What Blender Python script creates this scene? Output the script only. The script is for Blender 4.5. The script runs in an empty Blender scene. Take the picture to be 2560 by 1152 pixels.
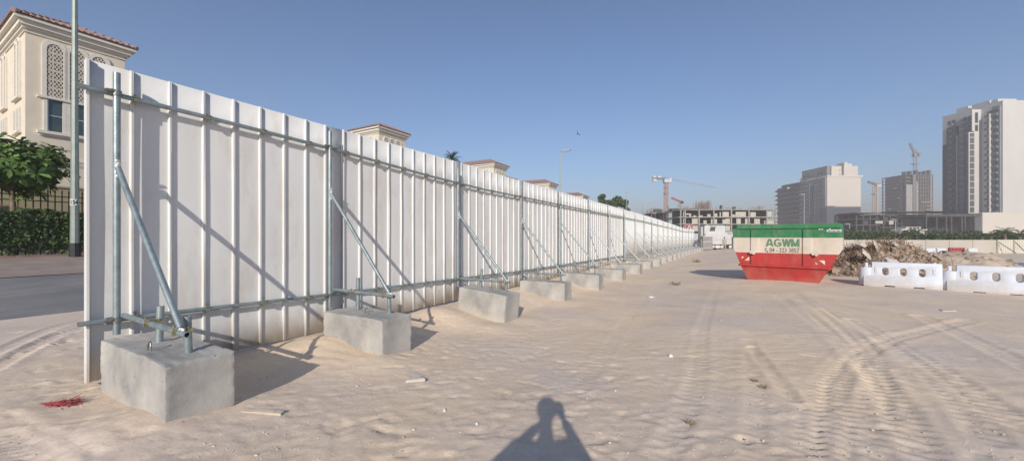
import bpy, bmesh, math, random
import numpy as np
from mathutils import Vector, Matrix, noise as mnoise
PI = math.pi
random.seed(7)
SC = bpy.context.scene
COL = SC.collection
F = 947.0; EYE = 1.6; HOR = 590.0
TH = math.atan(540.0 / F)
CO, SI = math.cos(TH), math.sin(TH)
ROT = PI / 2 - TH            # local x = along the hoarding, local y = away from the site

# ------------------------------------------------------------------ measuring helpers (photo measurements -> metres)
def W(t, d, z=0.0): return Vector((SI * t - CO * d, CO * t + SI * d, z))
def TD(x, y): return (x * SI + y * CO, -x * CO + y * SI)
def xat(px, Y): return (px - 1280.0) / F * Y
def zat(py, Y): return EYE + (HOR - py) / F * Y
def row_y(px, d):            # depth of the point on the line "d metres left of the camera" seen at column px
    X = (px - 1280.0) / F
    return d / (SI - X * CO)
def row_t(px, d):
    Y = row_y(px, d); return TD(xat(px, Y), Y)[0]
def interp(v, pts):
    return np.interp(v, [p[0] for p in pts], [p[1] for p in pts])
def sstep(a, b, v):
    k = np.clip((np.asarray(v, dtype=float) - a) / (b - a), 0, 1); return k * k * (3 - 2 * k)

# ------------------------------------------------------------------ terrain
G_T = [(-30, 0.05), (0, 0.04), (1.4, 0.0), (3.9, -.13), (7, -.27), (11, -.34), (16, -.38), (25, -.42), (40, -.55), (58, -.7), (120, -.9), (400, -1.0)]
G_W = [(-60, .3), (-6, .1), (-2, .2), (0, .5), (1.5, .8), (3.6, 1), (4.4, 1), (5.7, .12), (6.6, .0), (8, 0)]
G_R = [(6.2, .0), (8, .03), (10.75, .14), (17, .45), (22.4, .8), (26, .85), (60, .95), (2000, 1.0)]
def base_h(x, y):
    x = np.asarray(x, dtype=float); y = np.asarray(y, dtype=float)
    t = x * SI + y * CO; d = -x * CO + y * SI
    h = interp(t, G_T) * interp(d, G_W) + interp(d, G_R) * (d > 6.2)
    far = sstep(20, 54, np.hypot(x, y)) * sstep(14, 34, x) * sstep(4, -6, d) if False else sstep(22, 56, np.hypot(x, y)) * sstep(14, 34, x) * (1 - sstep(-8, 2, d))
    return h - .78 * far
def _hash(ix, iy, s):
    n = (ix * 374761393 + iy * 668265263 + s * 1442695041) & 0x7fffffff
    n = ((n ^ (n >> 13)) * 1274126177) & 0x7fffffff
    return ((n ^ (n >> 16)) & 0xffff) / 65535.0 * 2 - 1
def vnoise(x, y, s=0):
    ix = np.floor(x).astype(np.int64); iy = np.floor(y).astype(np.int64)
    fx = x - ix; fy = y - iy
    fx = fx * fx * (3 - 2 * fx); fy = fy * fy * (3 - 2 * fy)
    a = _hash(ix, iy, s); b = _hash(ix + 1, iy, s); c = _hash(ix, iy + 1, s); e = _hash(ix + 1, iy + 1, s)
    return (a * (1 - fx) + b * fx) * (1 - fy) + (c * (1 - fx) + e * fx) * fy
def soft_h(x, y):
    x = np.asarray(x, dtype=float); y = np.asarray(y, dtype=float)
    d = -x * CO + y * SI
    k = 1 - sstep(7, 9.5, d)
    return base_h(x, y) + k * (.035 * vnoise(x / 1.9, y / 1.9, 1) + .012 * vnoise(x / .8, y / .8, 2)) * (1 - .5 * sstep(30, 80, y))
def gz(x, y): return float(soft_h(np.array([x]), np.array([y]))[0])
def gpix(px, py, it=13):     # ground point seen at a pixel
    Y = 10.0
    for _ in range(it):
        x = xat(px, Y); g = gz(x, Y)
        Y = .25 * Y + .75 * min(400, (EYE - g) * F / max(py - HOR, 2))
    return Vector((xat(px, Y), Y, gz(xat(px, Y), Y)))

# ------------------------------------------------------------------ materials
def node(nt, typ, **kw):
    n = nt.nodes.new(typ)
    for k, v in kw.items():
        if k in n.inputs: n.inputs[k].default_value = v
        else: setattr(n, k, v)
    return n
def rgba(c): return (c[0], c[1], c[2], 1)
def mat(name, c1, c2=None, scale=3.0, rough=.8, metal=0.0, bump=0.0, bscale=40.0, detail=6.0, island=False, lo=.35, hi=.65, spec=.4, stretch=None, trans=0.0, grime=None):
    m = bpy.data.materials.new(name); m.use_nodes = True
    nt = m.node_tree; L = nt.links
    b = nt.nodes['Principled BSDF']
    b.inputs['Roughness'].default_value = rough; b.inputs['Metallic'].default_value = metal
    b.inputs['Specular IOR Level'].default_value = spec
    tc = node(nt, 'ShaderNodeTexCoord'); src = tc.outputs['Object']
    if stretch:
        mp = node(nt, 'ShaderNodeMapping'); mp.inputs['Scale'].default_value = stretch
        L.new(src, mp.inputs['Vector']); src = mp.outputs['Vector']
    if c2 is None: c2 = tuple(v * .85 for v in c1)
    n = node(nt, 'ShaderNodeTexNoise', Scale=scale, Detail=detail, Roughness=.6); L.new(src, n.inputs['Vector'])
    fac = n.outputs['Fac']
    if island:
        g = node(nt, 'ShaderNodeNewGeometry'); ma = node(nt, 'ShaderNodeMath', operation='MULTIPLY_ADD')
        L.new(g.outputs['Random Per Island'], ma.inputs[0]); ma.inputs[1].default_value = .6; ma.inputs[2].default_value = -.3
        ad = node(nt, 'ShaderNodeMath', operation='ADD'); L.new(fac, ad.inputs[0]); L.new(ma.outputs[0], ad.inputs[1]); fac = ad.outputs[0]
    r = node(nt, 'ShaderNodeValToRGB'); r.color_ramp.elements[0].position = lo; r.color_ramp.elements[1].position = hi
    r.color_ramp.elements[0].color = rgba(c1); r.color_ramp.elements[1].color = rgba(c2)
    L.new(fac, r.inputs['Fac']); colr = r.outputs['Color']
    if grime:                # (colour, amount, scale, stretch, height below which it thickens)
        gc, ga, gs, gst, gh = grime
        mp2 = node(nt, 'ShaderNodeMapping'); mp2.inputs['Scale'].default_value = gst; L.new(tc.outputs['Object'], mp2.inputs['Vector'])
        gn = node(nt, 'ShaderNodeTexNoise', Scale=gs, Detail=9.0, Roughness=.7); L.new(mp2.outputs['Vector'], gn.inputs['Vector'])
        gf = gn.outputs['Fac']
        if gh:
            sx = node(nt, 'ShaderNodeSeparateXYZ'); L.new(tc.outputs['Object'], sx.inputs[0])
            mr = node(nt, 'ShaderNodeMapRange'); L.new(sx.outputs['Z'], mr.inputs['Value']); mr.inputs['From Min'].default_value = 0; mr.inputs['From Max'].default_value = gh; mr.inputs['To Min'].default_value = .2; mr.inputs['To Max'].default_value = 0
            sm = node(nt, 'ShaderNodeMath', operation='ADD'); L.new(gf, sm.inputs[0]); L.new(mr.outputs[0], sm.inputs[1]); gf = sm.outputs[0]
        g2 = node(nt, 'ShaderNodeMapRange'); L.new(gf, g2.inputs['Value']); g2.inputs['From Min'].default_value = .5; g2.inputs['From Max'].default_value = .72; g2.inputs['To Max'].default_value = ga
        x = nt.nodes.new('ShaderNodeMix'); x.data_type = 'RGBA'; L.new(g2.outputs[0], x.inputs[0]); L.new(colr, x.inputs[6]); x.inputs[7].default_value = rgba(gc); colr = x.outputs[2]
    L.new(colr, b.inputs['Base Color'])
    if bump:
        n2 = node(nt, 'ShaderNodeTexNoise', Scale=bscale, Detail=8.0); L.new(src, n2.inputs['Vector'])
        bp = node(nt, 'ShaderNodeBump', Strength=bump, Distance=.02); L.new(n2.outputs['Fac'], bp.inputs['Height'])
        L.new(bp.outputs['Normal'], b.inputs['Normal'])
    if trans:
        tr = node(nt, 'ShaderNodeBsdfTranslucent'); L.new(r.outputs['Color'], tr.inputs['Color'])
        mx = node(nt, 'ShaderNodeMixShader', Fac=trans); out = nt.nodes['Material Output']
        L.new(b.outputs[0], mx.inputs[1]); L.new(tr.outputs[0], mx.inputs[2]); L.new(mx.outputs[0], out.inputs['Surface'])
    return m

M = {}
M['white_sheet'] = mat('white_sheet', (.75, .74, .715), (.69, .68, .655), 1.2, .42, 0, .04, 30, stretch=(1, 1, .35), grime=((.5, .42, .34), .55, 2.2, (1, 1, .3), .45))
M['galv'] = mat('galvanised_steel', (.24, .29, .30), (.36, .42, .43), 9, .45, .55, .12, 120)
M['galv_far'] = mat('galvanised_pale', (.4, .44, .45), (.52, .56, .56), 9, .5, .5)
M['brass'] = mat('gold_zinc', (.4, .36, .22), (.6, .54, .38), 20, .35, .9)
M['clamp'] = mat('dull_clamp', (.26, .27, .2), (.38, .38, .3), 20, .45, .7)
M['steel_dark'] = mat('dull_steel', (.2, .21, .21), (.32, .32, .31), 20, .5, .8)
M['weld'] = mat('zinc_spray', (.7, .72, .72), (.85, .86, .86), 30, .4, .6, .5, 90)
M['tube_in'] = mat('tube_inside', (.06, .06, .06), (.1, .1, .09), 20, .9)
M['asphalt'] = mat('asphalt', (.19, .19, .19), (.27, .255, .24), .6, .9, 0, .4, 60, stretch=(1, 1, 1), lo=.35, hi=.7, grime=((.45, .38, .31), .6, 1.1, (1, .25, 1), 0))
M['pave'] = mat('reddish_pavement', (.3, .225, .19), (.38, .31, .26), 1.5, .9, 0, .3, 40)
M['kerb'] = mat('kerb_brick', (.22, .14, .12), (.3, .2, .17), 4, .9)
M['villa'] = mat('cream_render', (.72, .64, .52), (.66, .58, .47), 1.2, .9, 0, .15, 60)
M['trim'] = mat('pale_trim', (.72, .68, .6), (.66, .62, .55), 3, .85)
M['gwall'] = mat('ochre_wall', (.4, .35, .22), (.33, .28, .18), 1.5, .9)
M['tile'] = mat('clay_tile', (.36, .235, .20), (.26, .165, .145), 7, .8, 0, .2, 40)
M['lattice'] = mat('stone_lattice', (.62, .56, .47), (.55, .5, .42), 5, .85)
M['void'] = mat('dark_recess', (.05, .05, .05), (.08, .08, .08), 3, .8)  # near-black fill that paints shade inside openings and foliage
M['glass'] = mat('window_glass', (.03, .05, .055), (.05, .08, .085), 2, .12, .0, spec=.8)
M['iron'] = mat('bronze_iron', (.09, .06, .04), (.13, .09, .06), 8, .6, .3)
M['leaf'] = mat('green_leaf', (.065, .13, .03), (.22, .34, .09), 1.6, .5, island=True, lo=.3, hi=.8, trans=.2)
M['leaf_dark'] = mat('hedge_leaf', (.025, .06, .016), (.10, .17, .045), 1.1, .6, island=True, lo=.3, hi=.85, trans=.15)
M['leaf_far'] = mat('far_leaf', (.03, .055, .02), (.09, .13, .045), .7, .7, island=True, lo=.3, hi=.8)
M['bark'] = mat('bark', (.16, .12, .09), (.28, .22, .17), 6, .9, 0, .5, 30)
M['pole'] = mat('grey_green_paint', (.24, .28, .25), (.3, .34, .31), 4, .5, .2)
M['black'] = mat('black_collar', (.02, .025, .03), (.035, .04, .04), 5, .6)
M['plate'] = mat('white_plate', (.65, .65, .63), (.6, .6, .58), 5, .5)
M['ink'] = mat('black_ink', (.02, .02, .02), (.03, .03, .03), 5, .6)
M['green'] = mat('skip_green', (.03, .16, .065), (.05, .2, .09), 2.5, .5, 0, .05, 20, grime=((.3, .3, .22), .5, 3, (1, 1, .4), 0))
M['cream'] = mat('skip_cream', (.64, .56, .46), (.57, .495, .41), 1.6, .5, 0, .05, 20, grime=((.42, .33, .24), .6, 3, (1, 1, .35), 0))
M['red'] = mat('skip_red', (.46, .04, .038), (.38, .04, .036), 1.8, .5, 0, .06, 20, grime=((.45, .25, .18), .3, 3.2, (1, 1, .4), .5))
M['tgreen'] = mat('lettering_green', (.10, .2, .11), (.13, .23, .14), 5, .6)
M['tgrey'] = mat('lettering_grey', (.12, .13, .11), (.15, .16, .14), 5, .6)
M['refl'] = mat('reflector_pale', (.75, .66, .55), (.65, .5, .42), 5, .5)
M['plastic'] = mat('white_plastic', (.62, .65, .71), (.56, .58, .62), 2.2, .5, 0, .05, 30, lo=.4, hi=.8, grime=((.5, .43, .36), .6, 3, (1, 1, .5), .45))
M['heap'] = mat('rubble_soil', (.27, .19, .135), (.42, .33, .25), 2.2, .95, 0, 1.0, 18)
M['chunk'] = mat('rubble_chunk', (.24, .175, .125), (.46, .37, .29), 1.5, .95, 0, .6, 20, island=True, lo=.2, hi=.85)
M['twig'] = mat('dry_twig', (.2, .12, .075), (.33, .22, .15), 3, .9, island=True)
M['concrete_t'] = mat('tower_concrete', (.15, .145, .135), (.23, .22, .2), .4, .9)
M['loam'] = mat('pale_loam', (.38, .3, .23), (.5, .4, .31), 1.5, .95, 0, .6, 14)
M['slab'] = mat('broken_slab', (.5, .45, .38), (.62, .58, .52), 3, .9, 0, .5, 20)
M['twhite'] = mat('truck_white', (.6, .6, .59), (.53, .52, .5), 1.5, .4, grime=((.5, .43, .36), .6, 1.2, (1, 1, .5), 1.2))
M['tgrey2'] = mat('truck_grey', (.24, .215, .21), (.3, .27, .265), 1.5, .6)
M['tyre'] = mat('tyre_rubber', (.03, .03, .03), (.08, .07, .06), 6, .9)
M['cabin'] = mat('cabin_blue_grey', (.42, .46, .52), (.48, .51, .56), 2, .6)
M['sred'] = mat('sign_red', (.4, .07, .08), (.45, .09, .1), 5, .5)
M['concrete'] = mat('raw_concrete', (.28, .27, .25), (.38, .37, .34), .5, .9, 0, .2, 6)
M['concrete_d'] = mat('weathered_concrete', (.06, .06, .062), (.11, .11, .105), .4, .9)  # darkened copy of the concrete, shade of open floors and interiors painted in
M['block_w'] = mat('blockwork', (.42, .4, .34), (.52, .49, .42), .6, .95, 0, .3, 4)
M['rebar'] = mat('rebar_rust', (.22, .16, .13), (.32, .25, .2), 2, .9)
M['crane_r'] = mat('crane_orange', (.42, .25, .2), (.48, .3, .24), 2, .6)
M['crane_y'] = mat('crane_tan', (.5, .36, .24), (.55, .4, .28), 2, .6)
M['crane_g'] = mat('crane_grey', (.2, .2, .22), (.28, .27, .28), 2, .6)
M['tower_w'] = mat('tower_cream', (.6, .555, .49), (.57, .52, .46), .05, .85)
M['tower_s'] = mat('tower_grey', (.19, .205, .215), (.25, .265, .275), .08, .8)  # side facades of the towers, their shade put into the colour
M['tower_d'] = mat('tower_dark', (.07, .08, .085), (.11, .12, .125), .08, .8)  # darkest facade tone, bay shade painted in; also used for glazing
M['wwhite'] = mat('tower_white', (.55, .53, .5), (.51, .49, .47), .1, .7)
M['bwall'] = mat('boundary_wall', (.5, .45, .39), (.44, .4, .34), .3, .9)
M['bsheet'] = mat('cream_sheet', (.6, .57, .48), (.54, .51, .43), .6, .7)
M['tarp'] = mat('blue_tarp', (.1, .14, .24), (.16, .2, .3), 2, .7)
M['skin'] = mat('skin', (.3, .17, .11), (.34, .2, .13), 8, .6)
M['khaki'] = mat('dusty_khaki', (.45, .4, .32), (.36, .32, .26), 8, .9)
M['cloth'] = mat('dark_cloth', (.1, .11, .14), (.14, .15, .18), 8, .9)
M['helmet'] = mat('helmet_dark', (.12, .1, .09), (.2, .17, .14), 8, .5)
M['hair'] = mat('black_hair', (.02, .02, .02), (.03, .025, .02), 8, .7)
M['twine'] = mat('red_twine', (.36, .07, .08), (.27, .06, .07), 20, .7, island=True)
M['wood'] = mat('bleached_wood', (.6, .52, .42), (.5, .43, .34), 6, .9, stretch=(1, 8, 8))
M['stone'] = mat('pale_stone', (.6, .55, .48), (.52, .47, .41), 6, .9, 0, .5, 30)
M['dryplant'] = mat('dry_plant', (.42, .34, .25), (.28, .23, .17), 6, .9, island=True)
M['bird'] = mat('dark_feather', (.05, .05, .06), (.08, .08, .09), 6, .8)

def sand_material():
    m = bpy.data.materials.new('dusty_sand'); m.use_nodes = True; nt = m.node_tree; L = nt.links
    b = nt.nodes['Principled BSDF']; b.inputs['Roughness'].default_value = .95; b.inputs['Specular IOR Level'].default_value = .15
    tc = node(nt, 'ShaderNodeTexCoord').outputs['Object']
    def ns(sc, det=6.0, ro=.6, dist=0.0):
        n = node(nt, 'ShaderNodeTexNoise', Scale=sc, Detail=det, Roughness=ro, Distortion=dist); L.new(tc, n.inputs['Vector']); return n.outputs['Fac']
    def ramp(f, a, b_, ca, cb):
        r = node(nt, 'ShaderNodeValToRGB'); e = r.color_ramp.elements; e[0].position = a; e[1].position = b_; e[0].color = rgba(ca); e[1].color = rgba(cb)
        L.new(f, r.inputs['Fac']); return r.outputs['Color']
    def mix(f, a, b_, mode='MIX'):
        x = nt.nodes.new('ShaderNodeMix'); x.data_type = 'RGBA'; x.blend_type = mode
        if hasattr(f, 'is_output'): L.new(f, x.inputs[0])
        else: x.inputs[0].default_value = f
        L.new(a, x.inputs[6]); L.new(b_, x.inputs[7]); return x.outputs[2]
    big = ramp(ns(.3, 4.0), .4, .62, (.81, .64, .465), (.72, .595, .49))
    mid = ramp(ns(1.3, 8.0, .65, .6), .3, .72, (.88, .87, .86), (1.05, 1.05, 1.05))
    col = mix(1.0, big, mid, 'MULTIPLY')
    fine = ramp(ns(26, 8.0, .7), .3, .7, (.9, .9, .9), (1.08, 1.08, 1.08))
    col = mix(1.0, col, fine, 'MULTIPLY')
    v = node(nt, 'ShaderNodeTexVoronoi', Scale=9.0); L.new(tc, v.inputs['Vector'])
    peb = ramp(v.outputs['Distance'], .045, .07, (1.25, 1.22, 1.18), (1, 1, 1))
    col = mix(1.0, col, peb, 'MULTIPLY')
    v2 = node(nt, 'ShaderNodeTexVoronoi', Scale=4.3); L.new(tc, v2.inputs['Vector'])
    dk = ramp(v2.outputs['Distance'], .03, .06, (.6, .57, .55), (1, 1, 1))
    col = mix(1.0, col, dk, 'MULTIPLY')
    L.new(col, b.inputs['Base Color'])
    h1 = ns(10.0, 12.0, .72, 1.6); h2 = ns(60, 6.0, .7)
    ad = node(nt, 'ShaderNodeMath', operation='MULTIPLY_ADD'); L.new(h2, ad.inputs[0]); ad.inputs[1].default_value = .26; L.new(h1, ad.inputs[2])
    bp = node(nt, 'ShaderNodeBump', Strength=.42, Distance=.018); L.new(ad.outputs[0], bp.inputs['Height'])
    L.new(bp.outputs['Normal'], b.inputs['Normal'])
    return m
M['sand'] = sand_material()
def block_material():
    m = mat('cast_concrete', (.28, .272, .258), (.50, .48, .445), 1.1, .9, 0, .12, 45, lo=.38, hi=.62, grime=((.48, .43, .37), .6, 2.6, (1, 1, .6), .2))
    nt = m.node_tree; L = nt.links; b = nt.nodes['Principled BSDF']
    old = b.inputs['Base Color'].links[0].from_socket
    tc = node(nt, 'ShaderNodeTexCoord')
    v = node(nt, 'ShaderNodeTexVoronoi', Scale=11.0); L.new(tc.outputs['Object'], v.inputs['Vector'])
    r = node(nt, 'ShaderNodeValToRGB'); e = r.color_ramp.elements; e[0].position = .075; e[1].position = .11
    e[0].color = (.45, .44, .42, 1); e[1].color = (1, 1, 1, 1); L.new(v.outputs['Distance'], r.inputs['Fac'])
    x = nt.nodes.new('ShaderNodeMix'); x.data_type = 'RGBA'; x.blend_type = 'MULTIPLY'; x.inputs[0].default_value = 1
    L.new(old, x.inputs[6]); L.new(r.outputs['Color'], x.inputs[7]); L.new(x.outputs[2], b.inputs['Base Color'])
    return m
M['block'] = block_material()

# ------------------------------------------------------------------ mesh builder
class MB:
    def __init__(s): s.v = []; s.f = []
    def add(s, vs, fs):
        o = len(s.v); s.v.extend([tuple(v) for v in vs]); s.f.extend([tuple(i + o for i in f) for f in fs]); return s
    def box(s, c, size, R=None):
        hx, hy, hz = size[0] / 2, size[1] / 2, size[2] / 2; c = Vector(c)
        P = [Vector((x, y, z)) for z in (-hz, hz) for x, y in ((-hx, -hy), (hx, -hy), (hx, hy), (-hx, hy))]
        if R is not None: P = [R @ p for p in P]
        return s.add([p + c for p in P], [(3, 2, 1, 0), (4, 5, 6, 7), (0, 1, 5, 4), (1, 2, 6, 5), (2, 3, 7, 6), (3, 0, 4, 7)])
    def bx(s, x0, x1, y0, y1, z0, z1): return s.box(((x0 + x1) / 2, (y0 + y1) / 2, (z0 + z1) / 2), (abs(x1 - x0), abs(y1 - y0), abs(z1 - z0)))
    def tube(s, p0, p1, r, n=12, r1=None, cap=True):
        p0 = Vector(p0); p1 = Vector(p1); r1 = r if r1 is None else r1
        a = (p1 - p0); 
        if a.length < 1e-6: return s
        a.normalize(); u = a.orthogonal().normalized(); w = a.cross(u)
        vs = []
        for p, q in ((p0, r), (p1, r1)):
            for i in range(n):
                k = 2 * PI * i / n; vs.append(p + u * math.cos(k) * q + w * math.sin(k) * q)
        fs = [(i, (i + 1) % n, n + (i + 1) % n, n + i) for i in range(n)]
        if cap: fs += [tuple(range(n - 1, -1, -1)), tuple(range(n, 2 * n))]
        return s.add(vs, fs)
    def pipe(s, p0, p1, r, n=14, wall=.006, depth=.12):   # open-ended tube
        s.tube(p0, p1, r, n, cap=False)
        p0 = Vector(p0); p1 = Vector(p1); a = (p1 - p0).normalized(); u = a.orthogonal().normalized(); w = a.cross(u)
        for p, dr in ((p0, a), (p1, -a)):
            vs = []
            for q, off in ((r, 0), (r - wall, 0), (r - wall, depth), (0.0005, depth)):
                for i in range(n):
                    k = 2 * PI * i / n; vs.append(p + dr * off + u * math.cos(k) * q + w * math.sin(k) * q)
            fs = []
            for k in range(3):
                for i in range(n): fs.append((k * n + i, k * n + (i + 1) % n, (k + 1) * n + (i + 1) % n, (k + 1) * n + i))
            s.add(vs, fs)
        return s
    def path(s, pts, r, n=6):
        for a, b in zip(pts[:-1], pts[1:]): s.tube(a, b, r, n)
        return s
    def prism(s, poly, p0, ax_u, ax_v, ext):     # poly in (u,v), extruded by vector ext
        p0 = Vector(p0); U = Vector(ax_u); V = Vector(ax_v); E = Vector(ext); n = len(poly)
        a = [p0 + U * x + V * y for x, y in poly]; b = [p + E for p in a]
        return s.add(a + b, [tuple(range(n - 1, -1, -1)), tuple(range(n, 2 * n))] + [(i, (i + 1) % n, n + (i + 1) % n, n + i) for i in range(n)])
    def quad(s, c, u, v): 
        c = Vector(c); return s.add([c - u - v, c + u - v, c + u + v, c - u + v], [(0, 1, 2, 3)])
    def ball(s, c, r, seg=10, ring=7):
        c = Vector(c); r = Vector(r) if hasattr(r, '__len__') else Vector((r, r, r)); vs = [c + Vector((0, 0, r.z))]
        for i in range(1, ring):
            a = PI * i / ring
            for j in range(seg):
                b = 2 * PI * j / seg; vs.append(c + Vector((r.x * math.sin(a) * math.cos(b), r.y * math.sin(a) * math.sin(b), r.z * math.cos(a))))
        vs.append(c - Vector((0, 0, r.z))); fs = [(0, 1 + j, 1 + (j + 1) % seg) for j in range(seg)]
        for i in range(ring - 2):
            for j in range(seg):
                a = 1 + i * seg + j; b = 1 + i * seg + (j + 1) % seg; fs.append((a, a + seg, b + seg, b))
        l = len(vs) - 1; o = 1 + (ring - 2) * seg
        fs += [(l, o + (j + 1) % seg, o + j) for j in range(seg)]
        return s.add(vs, fs)
    def mesh(s, name, m, smooth=None):
        me = bpy.data.meshes.new(name); me.from_pydata(s.v, [], s.f); me.materials.append(m)
        bm = bmesh.new(); bm.from_mesh(me); bmesh.ops.recalc_face_normals(bm, faces=bm.faces); bm.to_mesh(me); bm.free()
        if smooth is not None:
            for p in me.polygons: p.use_smooth = True
            me.set_sharp_from_angle(angle=math.radians(smooth))
        return me
    def build(s, name, m, parent=None, smooth=None, loc=(0, 0, 0), rotz=0.0):
        o = bpy.data.objects.new(name, s.mesh(name, m, smooth)); COL.objects.link(o)
        o.location = loc; o.rotation_euler = (0, 0, rotz)
        if parent is not None: o.parent = parent
        return o
def thing(name, label, cat, loc=(0, 0, 0), rotz=0.0, group=None, kind=None, rot=None):
    o = bpy.data.objects.new(name, None); COL.objects.link(o); o.empty_display_size = .3
    o.location = loc; o.rotation_euler = rot if rot else (0, 0, rotz); return tag(o, label, cat, group, kind)
def tag(o, label=None, cat=None, group=None, kind=None):
    if label: o['label'] = label
    if cat: o['category'] = cat
    if group: o['group'] = group
    if kind: o['kind'] = kind
    return o
def copy_tree(o, parent=None):
    c = o.copy(); COL.objects.link(c); c.parent = parent
    for ch in [x for x in KIDS.get(o.name, [])]: copy_tree(ch, c)
    return c
KIDS = {}
def index_kids():
    KIDS.clear()
    for o in bpy.data.objects:
        if o.parent: KIDS.setdefault(o.parent.name, []).append(o)
def apply_mods(o):
    dg = bpy.context.evaluated_depsgraph_get(); me = bpy.data.meshes.new_from_object(o.evaluated_get(dg))
    o.modifiers.clear(); o.data = me; return o
def text_mesh(body, size, bold=0.0, width=1.0, depth=.004):
    cu = bpy.data.curves.new('lettering', 'FONT'); cu.body = body; cu.size = size; cu.offset = bold; cu.extrude = depth
    cu.align_x = 'LEFT'; cu.resolution_u = 3
    o = bpy.data.objects.new('lettering', cu); COL.objects.link(o)
    dg = bpy.context.evaluated_depsgraph_get(); me = bpy.data.meshes.new_from_object(o.evaluated_get(dg))
    bpy.data.objects.remove(o); xs = [v.co.x for v in me.vertices]; ys = [v.co.y for v in me.vertices]
    return me, min(xs), max(xs), min(ys), max(ys)
def put_text(body, mtl, parent, x0, x1, z0, z1, y, bold=0.0, depth=.003, name='lettering'):
    """fit text into the local rectangle x0..x1, z0..z1 standing at local y, reading towards -y"""
    me, a, b, c, e = text_mesh(body, 1.0, bold)
    for v in me.vertices:
        v.co = Vector((x0 + (v.co.x - a) / (b - a) * (x1 - x0), y - (depth if v.co.z > 0 else -depth), z0 + (v.co.y - c) / (e - c) * (z1 - z0)))
    me.materials.clear(); me.materials.append(mtl)
    o = bpy.data.objects.new(name, me); COL.objects.link(o); o.parent = parent; return o

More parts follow.
